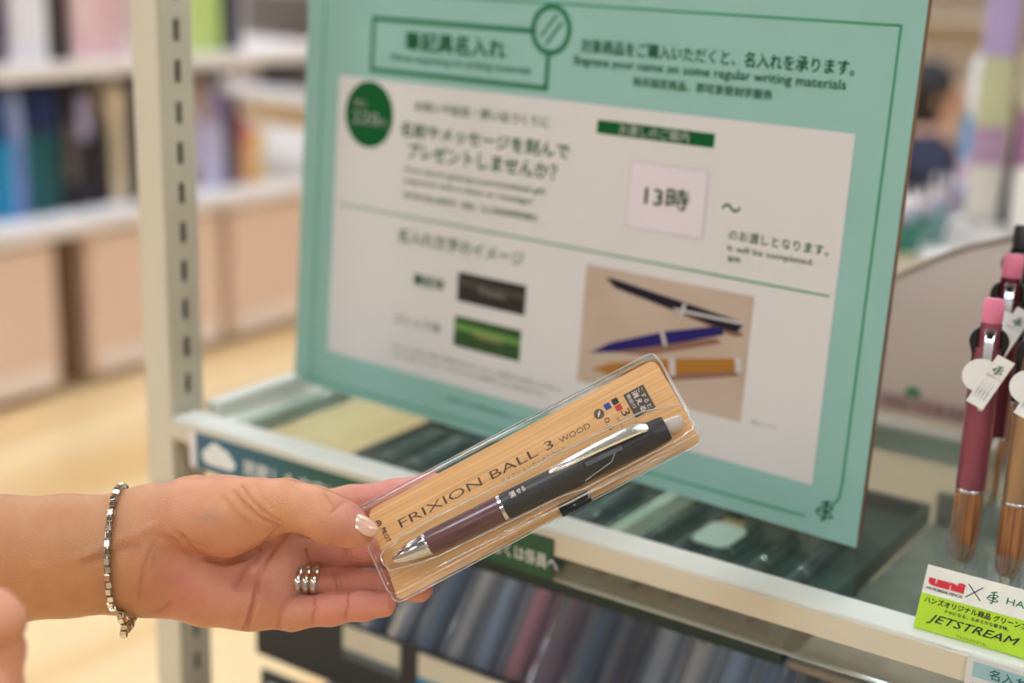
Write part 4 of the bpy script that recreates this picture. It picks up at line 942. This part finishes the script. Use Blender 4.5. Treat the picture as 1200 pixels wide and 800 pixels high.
t = empty('pen_tray_tag', (p[0], p[1]-.012, ZT-.036)); tag(t, 'small white rounded tag lying under the glass below the notice board', 'tag')
MB().prism(rrect(-.012,.012,-.016,.018,.006), 0, .0012).build('tag_body', mat('tag_plain', (240,240,238), .4), t); MB().prism(rrect(-.008,.006,.019,.026,.002), 0, .0012).build('tag_stub', mat('tag_amber', (206,150,70), .5), t)
t = empty('card_box', (onz(770,600,ZT)[0]+.005, YF+.16, ZT-.0495)); tag(t, 'beige card box standing in the case under the glass', 'box')
MB().box(0, .045, 0, .05, 0, .03).build('box_body', mat('box_beige', (170,160,140), .6), t, bevel=.001); MB().box(-.0008, .0458, -.0008, .0508, .0302, .036).build('box_lid', mat('box_beige_lid', (186,176,156), .6), t, bevel=.001)
# ================================================================== arched acrylic panel and the things behind the board on the right
AY = YB+.012; a0 = ony(1040, 497, AY); 
t = empty('arched_panel', (a0[0]-.02, AY, ZT+.0025)); tag(t, 'tall smoky beige acrylic panel with a curved top behind the pen stand', 'panel')
AP = Plane((a0[0]-.02, AY, ZT+.0025), (1,0,0), (0,0,1)); top = [(1005,352),(1030,338),(1060,322),(1100,304),(1140,291),(1200,279),(1260,272),(1330,272)]
tp = [tuple(AP.uv(*q)) for q in top]; tp[0] = (0.0, tp[0][1]); w_ = tp[-1][0]
poly = [(0,0),(w_,0)]+tp[::-1]; smoky = clear('smoky_acrylic', (240,234,228), .12, 1.0, .05, 1.45, .72, (250,236,226), 40)
MB().prism(poly, 0, .003, fr=lambda x, y, z: (x, z, y)).build('sheet', smoky, t)
rimp = [(x, .0015, y+.001) for x, y in tp]; MB().tube(rimp, .0022, 8).build('top_edge', mat('edge_tan', (150,130,108), .5), t, smooth=True)
MB().flat(ell(*AP.uv(1070, 461), .0055, .0050, 28), 0, fr=lambda x, y, z: (x, -.0006, y)).build('green_sticker', mat('sticker_green', (86,150,104), .5), t)
b0 = AP.uv(1030, 470)[1]; MB().box(0, w_, -.0035, -.0012, .0005, .012).build('printed_band', mat('band_pink', (196,170,166), .5), t)
text('FIND YOUR OWN WRITING TOOLS', .01, 0, w_*.8, .007, mat('band_print', (128,84,84), .5), t, name='lettering').matrix_local = frameM((.008, -.0038, .003), (1,0,0), (0,0,1))
MB().box(0, w_, -.0045, .012, -.0022, .0002).build('foot_rail', cream2, t)
# white display counter farther back on the right
CD = 1.75; cz = W(1150, 290, CD)[2]; 
c_l = onz(1098, 292, cz); cx0 = c_l[0]; cy0 = c_l[1]
wc_m = mat('counter_white', (228,224,220), .4)
t = empty('display_counter', (cx0, cy0, 0)); tag(t, 'white display counter behind the pen stand at the right edge', 'counter')
MB().box(-.45, .9, -.02, .34, 0, cz-.03).build('body', mat('counter_cream', (206,190,178), .5), t, bevel=.004); MB().box(-.47, .92, -.04, .36, cz-.0295, cz).build('counter_top', wc_m, t, bevel=.003)
# raised plinth
p = onz(1108, 286, cz); t = empty('plinth', (p[0], p[1], cz)); tag(t, 'low white plinth carrying the tall leaning notebooks at the right', 'plinth')
ph = W(1108, 258, np.linalg.norm(1.))[2]
MB().box(0, .34, 0, .30, .0005, .032).build('block', wc_m, t, bevel=.003); MB().box(.03, .32, .02, .28, .0325, .035).build('mat', mat('mat_grey', (84,86,96), .5), t)
def leaning(name, px0, py0, px1, py1, wd, th, d, cols_, label, cat, ribs=False):
    """flat tall article standing at an angle: bands of colour from foot to head"""
    a_ = W(px0, py0, d); a_ = onz(px0, py0, cz+.037); b_ = W(px1, py1, np.dot(a_-CAM, -M[:,2])*1.0); ex = nrm([.826,.30,0]); ez = nrm(b_-a_); L = np.linalg.norm(b_-a_); ex = nrm(ex-ez*ez.dot(ex))
    t = empty(name, rot=frameM(a_, ex, np.cross(ez, ex))); tag(t, label, cat)   # local z along the article
    z0 = 0
    for nm_, f_, c_ in cols_:
        MB().box(-wd/2, wd/2, 0, th, z0, z0+L*f_-.0005).build(nm_, mat('article_%d_%d_%d' % c_, c_, .4), t, bevel=.002); z0 += L*f_
    if ribs:
        b = MB()
        for k in range(int(L/.010)): b.tube([(wd/2+.001+.004*math.cos(q), th/2+.006*math.sin(q), .004+k*.010) for q in np.linspace(0, 2*math.pi, 9)[:-1]], .0010, 5, True)
        o = b.build('spiral_binding', mat('spiral_dark', (28,28,30), .4), t); o['kind'] = 'stuff'
    return t
leaning('boxed_notebook', 1150, 256, 1186, -60, .040, .02, 1.80, [('lower_panel',.20,(218,212,198)),('middle_panel',.14,(176,140,168)),('lime_panel',.26,(196,196,150)),('upper_panel',.4,(180,160,200))], 'tall notebook with violet top and lime middle leaning on the white plinth', 'notebook')
leaning('spiral_notebook', 1176, 262, 1218, 40, .016, .016, 1.74, [('lower_panel',.5,(44,42,46)),('upper_panel',.5,(60,58,60))], 'narrow black spiral-bound notebook leaning right of the violet and lime one', 'notebook', True)
leaning('boxed_notebook', 1204, 268, 1236, -60, .040, .02, 1.70, [('lower_panel',.22,(226,222,214)),('middle_panel',.20,(150,100,134)),('lime_panel',.24,(190,186,150)),('upper_panel',.34,(90,84,96))], 'pale-footed notebook with a plum middle, cut by the right edge', 'notebook')
q = W(1136, 250, 1.98)
t = empty('product_box', (q[0], q[1], cz)); tag(t, 'white rounded box with blue and pink lower part beside the leaning notebooks', 'box')
bh = W(1150, 62, 2.0)[2]-cz; MB().box(-.024, .030, 0, .03, bh*.62, bh).build('white_top', mat('box_white', (240,240,242), .4), t, bevel=.014, seg=4); MB().box(-.024, .030, 0, .03, bh*.36, bh*.617).build('blue_band', mat('box_blue', (120,168,210), .4), t); MB().box(-.024, .030, 0, .03, .001, bh*.357).build('mixed_foot', mat('box_foot', (196,196,216), .4, noise=((40,40,40), .8, (190,110,130))), t)
# cups of clear pens
pinkc = [(206,180,196),(196,190,214),(220,196,202),(180,206,208),(236,214,180),(170,190,220)]; pinkn = ['rose grey','lilac grey','pale rose','pale aqua','cream','sky blue']
for i, (px, d) in enumerate(((1052,1.72),(1080,1.78),(1106,1.9))):
    q = W(px, 286, d); q = q*1.0; q[2] = cz
    t = empty('pen_cup', (q[0], q[1]-.0, cz+.0005)); tag(t, ['teal tinted clear cup next to the edge of the notice board','clear pink-grey cup right of the teal cup on the white counter','pale clear cup farthest back beside the white plinth'][i], 'cup', 'clear cups on the white counter')
    cc_ = [(90,176,160),(150,196,186),(205,200,206)][i]
    MB().lathe([(.024,0),(.027,.001),(.028,.036),(.0272,.036),(.026,.003),(.0,.003)], 24, cap=False).build('cup_body', clear('cup_plastic_%d' % i, cc_, .1, 1, 0, 1.45, .45, cc_), t, smooth=True)
    for k in range(6):
        a_ = k*2.4; r_ = .006+.0026*k; x_, y_ = r_*math.cos(a_), r_*math.sin(a_); c2 = pinkc[k % 6]
        p = empty('cup_pen', (q[0]+x_*.8, q[1]+y_*.8, cz+.0045)); tag(p, pinkn[k % 6]+[' pastel pen standing in the teal tinted cup',' pastel pen standing in the middle clear cup',' pastel pen standing in the farthest pale cup'][i], 'pen', ['pens in the teal cup','pens in the middle cup','pens in the farthest cup'][i])
        h_ = .050+.006*math.sin(k*3.1); b = MB(); b.tube([(0,0,0),(x_*.4,y_*.4,h_)], .0034, 8); b.build('pen_body', mat('pastel_%d' % sum(c2), c2, .4), p, smooth=True)
        b = MB(); b.tube([(x_*.4,y_*.4,h_+.0003),(x_*.42,y_*.42,h_+.012)], .0026, 8); b.build('pen_top', mat('pastel_top', (238,232,236), .4), p, smooth=True)
# dark strap-like clip seen left of the board
q = onz(338, 405, ZT+.0); 
t = empty('black_holder', (W(341,432,1.14)[0], W(341,432,1.14)[1]+.006, ZT-.0)); tag(t, 'small black holder standing at the left rear edge of the notice board', 'holder')
hz = W(341, 385, 1.14)[2]-ZT
MB().prism([(0,.0045),(.028,.0045),(.028,hz+.006),(.010,hz+.004),(.002,hz*.6)], 0, .010, fr=lambda x, y, z: (x, z, y)).build('body', mat('holder_black', (26,24,26), .4), t, bevel=.001); MB().box(.004,.04,-.004,.014,.0042,.0075).build('foot', mat('holder_black', (26,24,26), .4), t)
# ================================================================== far left: low display tables with drawers, shelf and goods
FX = -3.22; tz = .50; sz = .93
cab_m = mat('drawer_cream', (224,196,176), .5); top_m = mat('table_white', (236,230,226), .35); gapm = mat('gap_brown', (110,84,62), .7)
tt = empty('display_table', (FX-.5, 3.3, 0)); tag(tt, 'long low white-topped display table in the shop behind the cream post', 'table')
MB().box(-.75, .5-.06, -2.5, 1.15, .02, .455).build('carcass', gapm, tt); MB().box(-.8, .52, -2.55, 1.2, .46, .50).build('table_top', top_m, tt, bevel=.006)
MB().box(-.75, .40, -2.5, 1.15, 0, .0195).build('plinth', gapm, tt)
ys_ = [(fl0, fl1) for fl0, fl1 in ((1.30,1.86),(1.90,2.50),(2.62,3.14),(3.18,3.72),(3.80,4.36))]
for i, (y0_, y1_) in enumerate(ys_):
    d = MB().box(-.02+.461, .50, y0_-3.3, y1_-3.3, .03, .445).build('storage_box_front', cab_m, tt, bevel=.008)
    MB().box(.501, .503, y0_-3.3+.02, y1_-3.3-.02, .04, .10).build('base_strip', mat('strip_pale', (232,218,208), .4), tt)
# low display board on the shelf: goods in rows on the table and on the raised shelf
sh = empty('raised_shelf', (FX-.35, 3.0, .5005)); tag(sh, 'white raised shelf standing on the low display table', 'shelf')
MB().box(-.42, .32, -2.2, .82, sz-.04-.5, sz-.5).build('shelf_board', top_m, sh, bevel=.005)
for y_ in (-2.15, -.9, .25, .78): MB().box(-.40, -.28, y_, y_+.025, .0, sz-.0405-.5).build('upright', top_m, sh)
MB().box(-.43, -.421, -2.2, .82, 0, sz-.5).build('back_panel', mat('shelf_back', (60,58,70), .6), sh)
def bottle(x, y, z, r, h, c1, c2, label, name='bottle', cat='bottle', grp=None):
    t = empty(name, (x, y, z+.0006)); tag(t, label, cat, grp)
    MB().lathe([(r*.9,0),(r,.01),(r,h*.62)], 20).build('body', mat('goods_%d_%d_%d' % c1, c1, .35), t, smooth=True)
    MB().lathe([(r*.99,h*.6205),(r*.97,h*.8),(r*.6,h*.9)], 20).build('shoulder', mat('goods_%d_%d_%d' % c2, c2, .35), t, smooth=True)
    MB().lathe([(r*.62,h*.901),(r*.62,h*.99),(r*.5,h)], 20).build('cap', mat('goods_%d_%d_%d' % c2, c2, .35), t, smooth=True); return t
def carton(x, y, z, wx, wy, h, c1, c2, label, name='carton', cat='box', rot=0, grp=None):
    t = empty(name, (x, y, z+.0006)); t.rotation_euler = (0,0,rot); tag(t, label, cat, grp)
    MB().box(-wx, 0, -wy/2, wy/2, 0, h).build('body', mat('goods_%d_%d_%d' % c1, c1, .5), t, bevel=.004)
    MB().box(.0003, .002, -wy*.36, wy*.36, h*.25, h*.75).build('front_print', mat('goods_%d_%d_%d' % c2, c2, .5), t)
    MB().box(-wx-.001, .001, -wy/2-.001, wy/2+.001, h+.0003, h+.008).build('lid', mat('goods_%d_%d_%d' % c1, c1, .5), t); return t
def fx(px, z=.5, x=FX-.10): return onx(px, 250, x)[1]
goods = [(-22,'b',(30,110,170),(60,150,200),.37),(4,'b',(0,150,200),(20,60,120),.36),(22,'b',(110,140,200),(150,165,205),.37),(42,'b',(18,96,104),(26,40,84),.375),(61,'b',(12,84,92),(30,44,92),.38),(82,'c',(20,20,26),(90,84,82),.35),(101,'b',(40,36,50),(170,160,190),.33),(120,'b',(24,24,32),(20,22,34),.26),(138,'c',(214,196,168),(196,180,156),.34),(155,'c',(40,36,56),(30,30,40),.30),
         (190,'c',(70,64,100),(110,100,130),.33),(222,'c',(150,124,106),(186,176,208),.36),(238,'b',(196,194,226),(176,156,140),.34),(254,'b',(200,200,230),(150,140,180),.33),(270,'c',(92,72,96),(60,50,70),.28),(286,'b',(224,170,120),(214,120,120),.22),(300,'c',(230,190,110),(224,200,160),.16)]
names = ['blue','cyan','periwinkle blue','teal','dark teal','black','charcoal with lilac top','short black','cream','dark indigo','dusky violet','taupe and lilac','pale lilac','pearl lilac','plum','orange and coral','yellow']
for (px, k, c1, c2, h), nm_ in zip(goods, names):
    xg = FX-.12; yg = fx(px, .5, xg)
    lb = '%s %s on the low white table %s the cream post' % (nm_, 'flask' if k == 'b' else 'carton', 'left of' if px < 170 else 'behind' if px < 210 else 'right of')
    if k == 'b': bottle(xg, yg, .50, .027, h, c1, c2, lb, 'flask', 'flask')
    else: carton(xg+.02, yg, .50, .09, .056, h, c1, c2, lb)
up_ = [(-14,'c',(60,44,76),(90,60,100),.30),(6,'c',(54,40,72),(80,60,96),.34),(36,'b',(240,238,244),(226,228,236),.34),(56,'b',(232,234,240),(220,222,232),.30),(77,'c',(26,22,26),(60,36,30),.32),(103,'c',(236,200,204),(240,214,216),.36),(124,'c',(238,206,208),(232,196,200),.36),(146,'c',(230,196,200),(222,186,192),.34),(186,'c',(200,200,190),(180,180,170),.3),(216,'b',(196,216,140),(210,226,160),.33),(236,'b',(206,224,150),(196,216,140),.34),(254,'b',(190,214,130),(214,228,170),.33),(276,'c',(40,40,62),(56,56,80),.22)]
n2 = ['dark purple','deep violet','glossy white','plain white','black and brown','pale pink','blush pink','rose pink','light grey','lime green','pale lime','yellow green','navy blue']
for (px, k, c1, c2, h), nm_ in zip(up_, n2):
    xg = FX-.12; yg = fx(px, .93, xg); lb = '%s %s on the raised white shelf, %s the cream post' % (nm_, 'flask' if k == 'b' else 'carton', 'left of' if px < 170 else 'behind' if px < 210 else 'right of')
    if yg > 3.0+.80: yg = 3.78
    if k == 'b': bottle(xg, yg, .93, .028, h, c1, c2, lb, 'flask', 'flask')
    else: carton(xg+.02, yg, .93, .09, .050, h, c1, c2, lb)
# loose paper sheets on the table edge
for i, (px, lb) in enumerate(((22,'white sheet on the table edge below the blue flasks'),(80,'white sheet on the table edge below the black carton'),(135,'white sheet on the table edge below the cream carton'),(245,'white sheet on the table edge right of the cream post'))):
    t = empty('paper_sheet', (FX+.01, fx(px, .5, FX), .5012)); tag(t, lb, 'paper'); b = MB()
    N = 10; vs = [(-.13+.15*k/N, y_, .012*math.sin(k/N*3.1)+(-.02*max(0, k-7)/3)*0) for k in range(N+1) for y_ in (-.075, .075)]; vs += [(x, y, z+.0012) for x, y, z in vs]; m2 = 2*(N+1)
    fs = [(2*k, 2*k+1, 2*k+3, 2*k+2) for k in range(N)]+[(m2+2*k, m2+2*k+2, m2+2*k+3, m2+2*k+1) for k in range(N)]+[(2*k, 2*k+2, m2+2*k+2, m2+2*k) for k in range(N)]+[(2*k+1, m2+2*k+1, m2+2*k+3, 2*k+3) for k in range(N)]+[(0, m2, m2+1, 1), (2*N, 2*N+1, m2+2*N+1, m2+2*N)]
    b.add(vs, fs).build('sheet', mat('sheet_white', (240,238,240), .5), t, smooth=False)
# farther fixtures between the post and the board, and behind the board
ftx = ony(345,150,5.6)[0]; ft = empty('far_table', (ftx-.2, 5.6, 0)); tag(ft, 'second low cream table farther back between post and notice board', 'table')
MB().box(-.6, 1.0, -.35, .9, .02, .47).build('carcass', mat('far_cream', (228,204,166), .5), ft, bevel=.005); MB().box(-.65, 1.05, -.4, .95, .4705, .50).build('table_top', mat('far_top', (240,226,204), .4), ft, bevel=.005)
fgoods = [(300,-.1,(40,36,40),'dark bag'),(322,.0,(58,54,60),'charcoal case'),(345,.1,(120,60,48),'rust red case'),(366,.12,(60,64,70),'slate case'),(392,.1,(80,84,92),'grey case')]
for i, (px, dy, c_, nm_) in enumerate(fgoods):
    q = ony(px, 150, 5.6); carton(q[0], 5.6+dy, .50, .12, .12, .22+.03*(i % 3), c_, tuple(min(255, v+40) for v in c_), '%s on the second low table, seen between post and board' % nm_)
fs_ = empty('white_frame_stand', (ony(282,140,4.75)[0], 4.75, 0)); tag(fs_, 'white metal frame stand right of the cream post in the blurred background', 'stand')
wm = mat('stand_white', (240,236,238), .4)
MB().box(-.03,.03,-.02,.02,0,1.04).build('upright', wm, fs_, bevel=.004); MB().box(-.03,.75,-.02,.02,1.045,1.09).build('top_bar', wm, fs_, bevel=.004); MB().box(.69,.75,-.02,.02,0,1.04).build('upright', wm, fs_, bevel=.004); MB().box(-.03,.75,-.25,.25,.62,.64).build('shelf', wm, fs_, bevel=.004)
for k, (dx_, c_, nm_) in enumerate(((.06,(228,196,206),'pink'),(.24,(214,206,214),'pale mauve'),(.42,(224,214,206),'ivory'),(.6,(196,120,126),'coral'))): carton(fs_.location.x+dx_+.1, 4.75, 1.09, .14, .12, .10+.04*(k % 2), c_, (236,232,234), '%s carton on the top bar of the white frame stand' % nm_)
for k, (dx_, c_, nm_) in enumerate(((.10,(170,150,130),'tan'),(.28,(54,46,44),'black'),(.46,(80,66,58),'brown'))): carton(fs_.location.x+dx_+.08, 4.75, .64, .13, .2, .20, c_, (120,104,92), '%s carton on the lower shelf of the white frame stand' % nm_)
bw = [(-2.6,8.6,1.6,(214,200,180),'cream'),(-.6,8.8,2.0,(206,184,160),'tan'),(1.6,8.4,1.7,(224,212,198),'ivory'),(3.8,8.6,1.8,(190,176,166),'grey'),(-5.2,8.8,1.9,(200,190,180),'stone')]
for x_, y_, h_, c_, nm_ in bw:
    t = empty('shop_gondola', (x_, y_, 0)); tag(t, '%s shop gondola with shelves far back along the wall' % nm_, 'shelf'); m_ = mat('gondola_%s' % nm_, c_, .6)
    MB().box(-.85,.85,.3,.35,0,h_).build('back_panel', m_, t)
    for z_ in (.1,.5,.9,1.3,1.7):
        if z_ < h_: MB().box(-.85,.85,-.1,.299,z_,z_+.03).build('shelf_board', m_, t)
# ---- the shopper in navy beyond the board
q = W(1093, 116, 4.8); hd = q.copy(); Rv = nrm([.826,.564,0]); Bk = nrm([-.56,.826,0])
hd_l = np.array([0,0,hd[2]]); 
def body(Pt):
    d = rcone(Pt, (-.22,0,.34), (-.04,0,hd_l[2]-.22), .16, .15, 1); d = smin(d, rcone(Pt, (-.04,-.12,hd_l[2]-.21), (-.04,.12,hd_l[2]-.21), .09, .09), .06)
    d = smin(d, rcone(Pt, (-.03,0,hd_l[2]-.2), (0,0,hd_l[2]-.08), .055, .05), .03)
    h = rcone(Pt, (0,0,hd_l[2]+.025), (.012,0,hd_l[2]-.05), .088, .066); h = smin(h, rcone(Pt, (.095,0,hd_l[2]-.02), (.085,0,hd_l[2]+.01), .014, .010), .02)
    for s_ in (-1, 1):
        h = np.minimum(h, rcone(Pt, (-.005,s_*.082,hd_l[2]-.015), (-.008,s_*.086,hd_l[2]+.01), .012, .014))
        h = smin(h, rcone(Pt, (.078,s_*.03,hd_l[2]+.012), (.078,s_*.032,hd_l[2]+.012), .011, .011), .01)
        h = -smin(-h, rcone(Pt, (.098,s_*.03,hd_l[2]+.014), (.098,s_*.032,hd_l[2]+.014), .010, .010), .01)
    h = -smin(-h, rcone(Pt, (.097,-.018,hd_l[2]-.062), (.097,.018,hd_l[2]-.062), .006, .006), .006)
    d = smin(d, h, .02)
    for s_ in (-1, 1):
        d = smin(d, chain(Pt, [(-.04,s_*.2,hd_l[2]-.23,.066), (.10,s_*.24,hd_l[2]-.44,.048), (.30,s_*.16,hd_l[2]-.40,.034)], .02), .04)
        d = smin(d, rcone(Pt, (.30,s_*.16,hd_l[2]-.40), (.36,s_*.14,hd_l[2]-.385), .030, .026), .015)
        for k in range(4): d = smin(d, chain(Pt, [(.35,s_*(.118+.018*k),hd_l[2]-.385,.011), (.40,s_*(.116+.019*k),hd_l[2]-.39,.009), (.425-.006*abs(k-1),s_*(.116+.019*k),hd_l[2]-.41,.008)], .004), .008)
        d = smin(d, chain(Pt, [(.32,s_*.12,hd_l[2]-.385,.012), (.37,s_*.095,hd_l[2]-.39,.010)], .004), .008)
        d = smin(d, chain(Pt, [(-.22,s_*.1,.32,.12), (.22,s_*.14,.42,.085), (.08,s_*.14,.08,.055)], .03), .05)
        d = smin(d, rcone(Pt, (.05,s_*.14,.04), (.22,s_*.15,.035), .042, .034), .02)
    return d
def bcol(V):
    c = np.tile(s2l((26,34,62)), (len(V), 1)); x, y, z = V.T; c[((z > hd_l[2]-.10) & (abs(y) < .12)) | ((z > hd_l[2]-.14) & (x > .02) & (abs(y) < .09))] = s2l((222,176,150)); c[(x > .30) & (z > hd_l[2]-.5)] = s2l((222,170,140))
    c[(z < .38)] = s2l((46,46,56)); c[z < .075] = s2l((30,28,28)); return c
bmat = tinted('shopper_surface', .7)
RM = np.array([Rv, Bk, [0,0,1]]).T
person = solid('person', body, (-.45,-.36,-.01), (.46,.36,hd_l[2]+.13), .012, bmat, None, bcol, lambda V: V@RM.T+np.array([hd[0], hd[1], 0]))
tag(person, 'crouching black-haired person in a navy top facing right, blurred beyond the notice board', 'person')
def hair(Pt):
    d = rcone(Pt, (-.02,0,hd_l[2]+.035), (-.035,0,hd_l[2]-.04), .098, .085); f = rcone(Pt, (.085,0,hd_l[2]+.0), (.085,0,hd_l[2]-.09), .075, .075); return np.maximum(d, -f)
solid('hair', hair, (-.16,-.13,hd_l[2]-.15), (.13,.13,hd_l[2]+.16), .010, mat('hair_black', (24,20,20), .55), person, None, lambda V: V@RM.T+np.array([hd[0], hd[1], 0]))
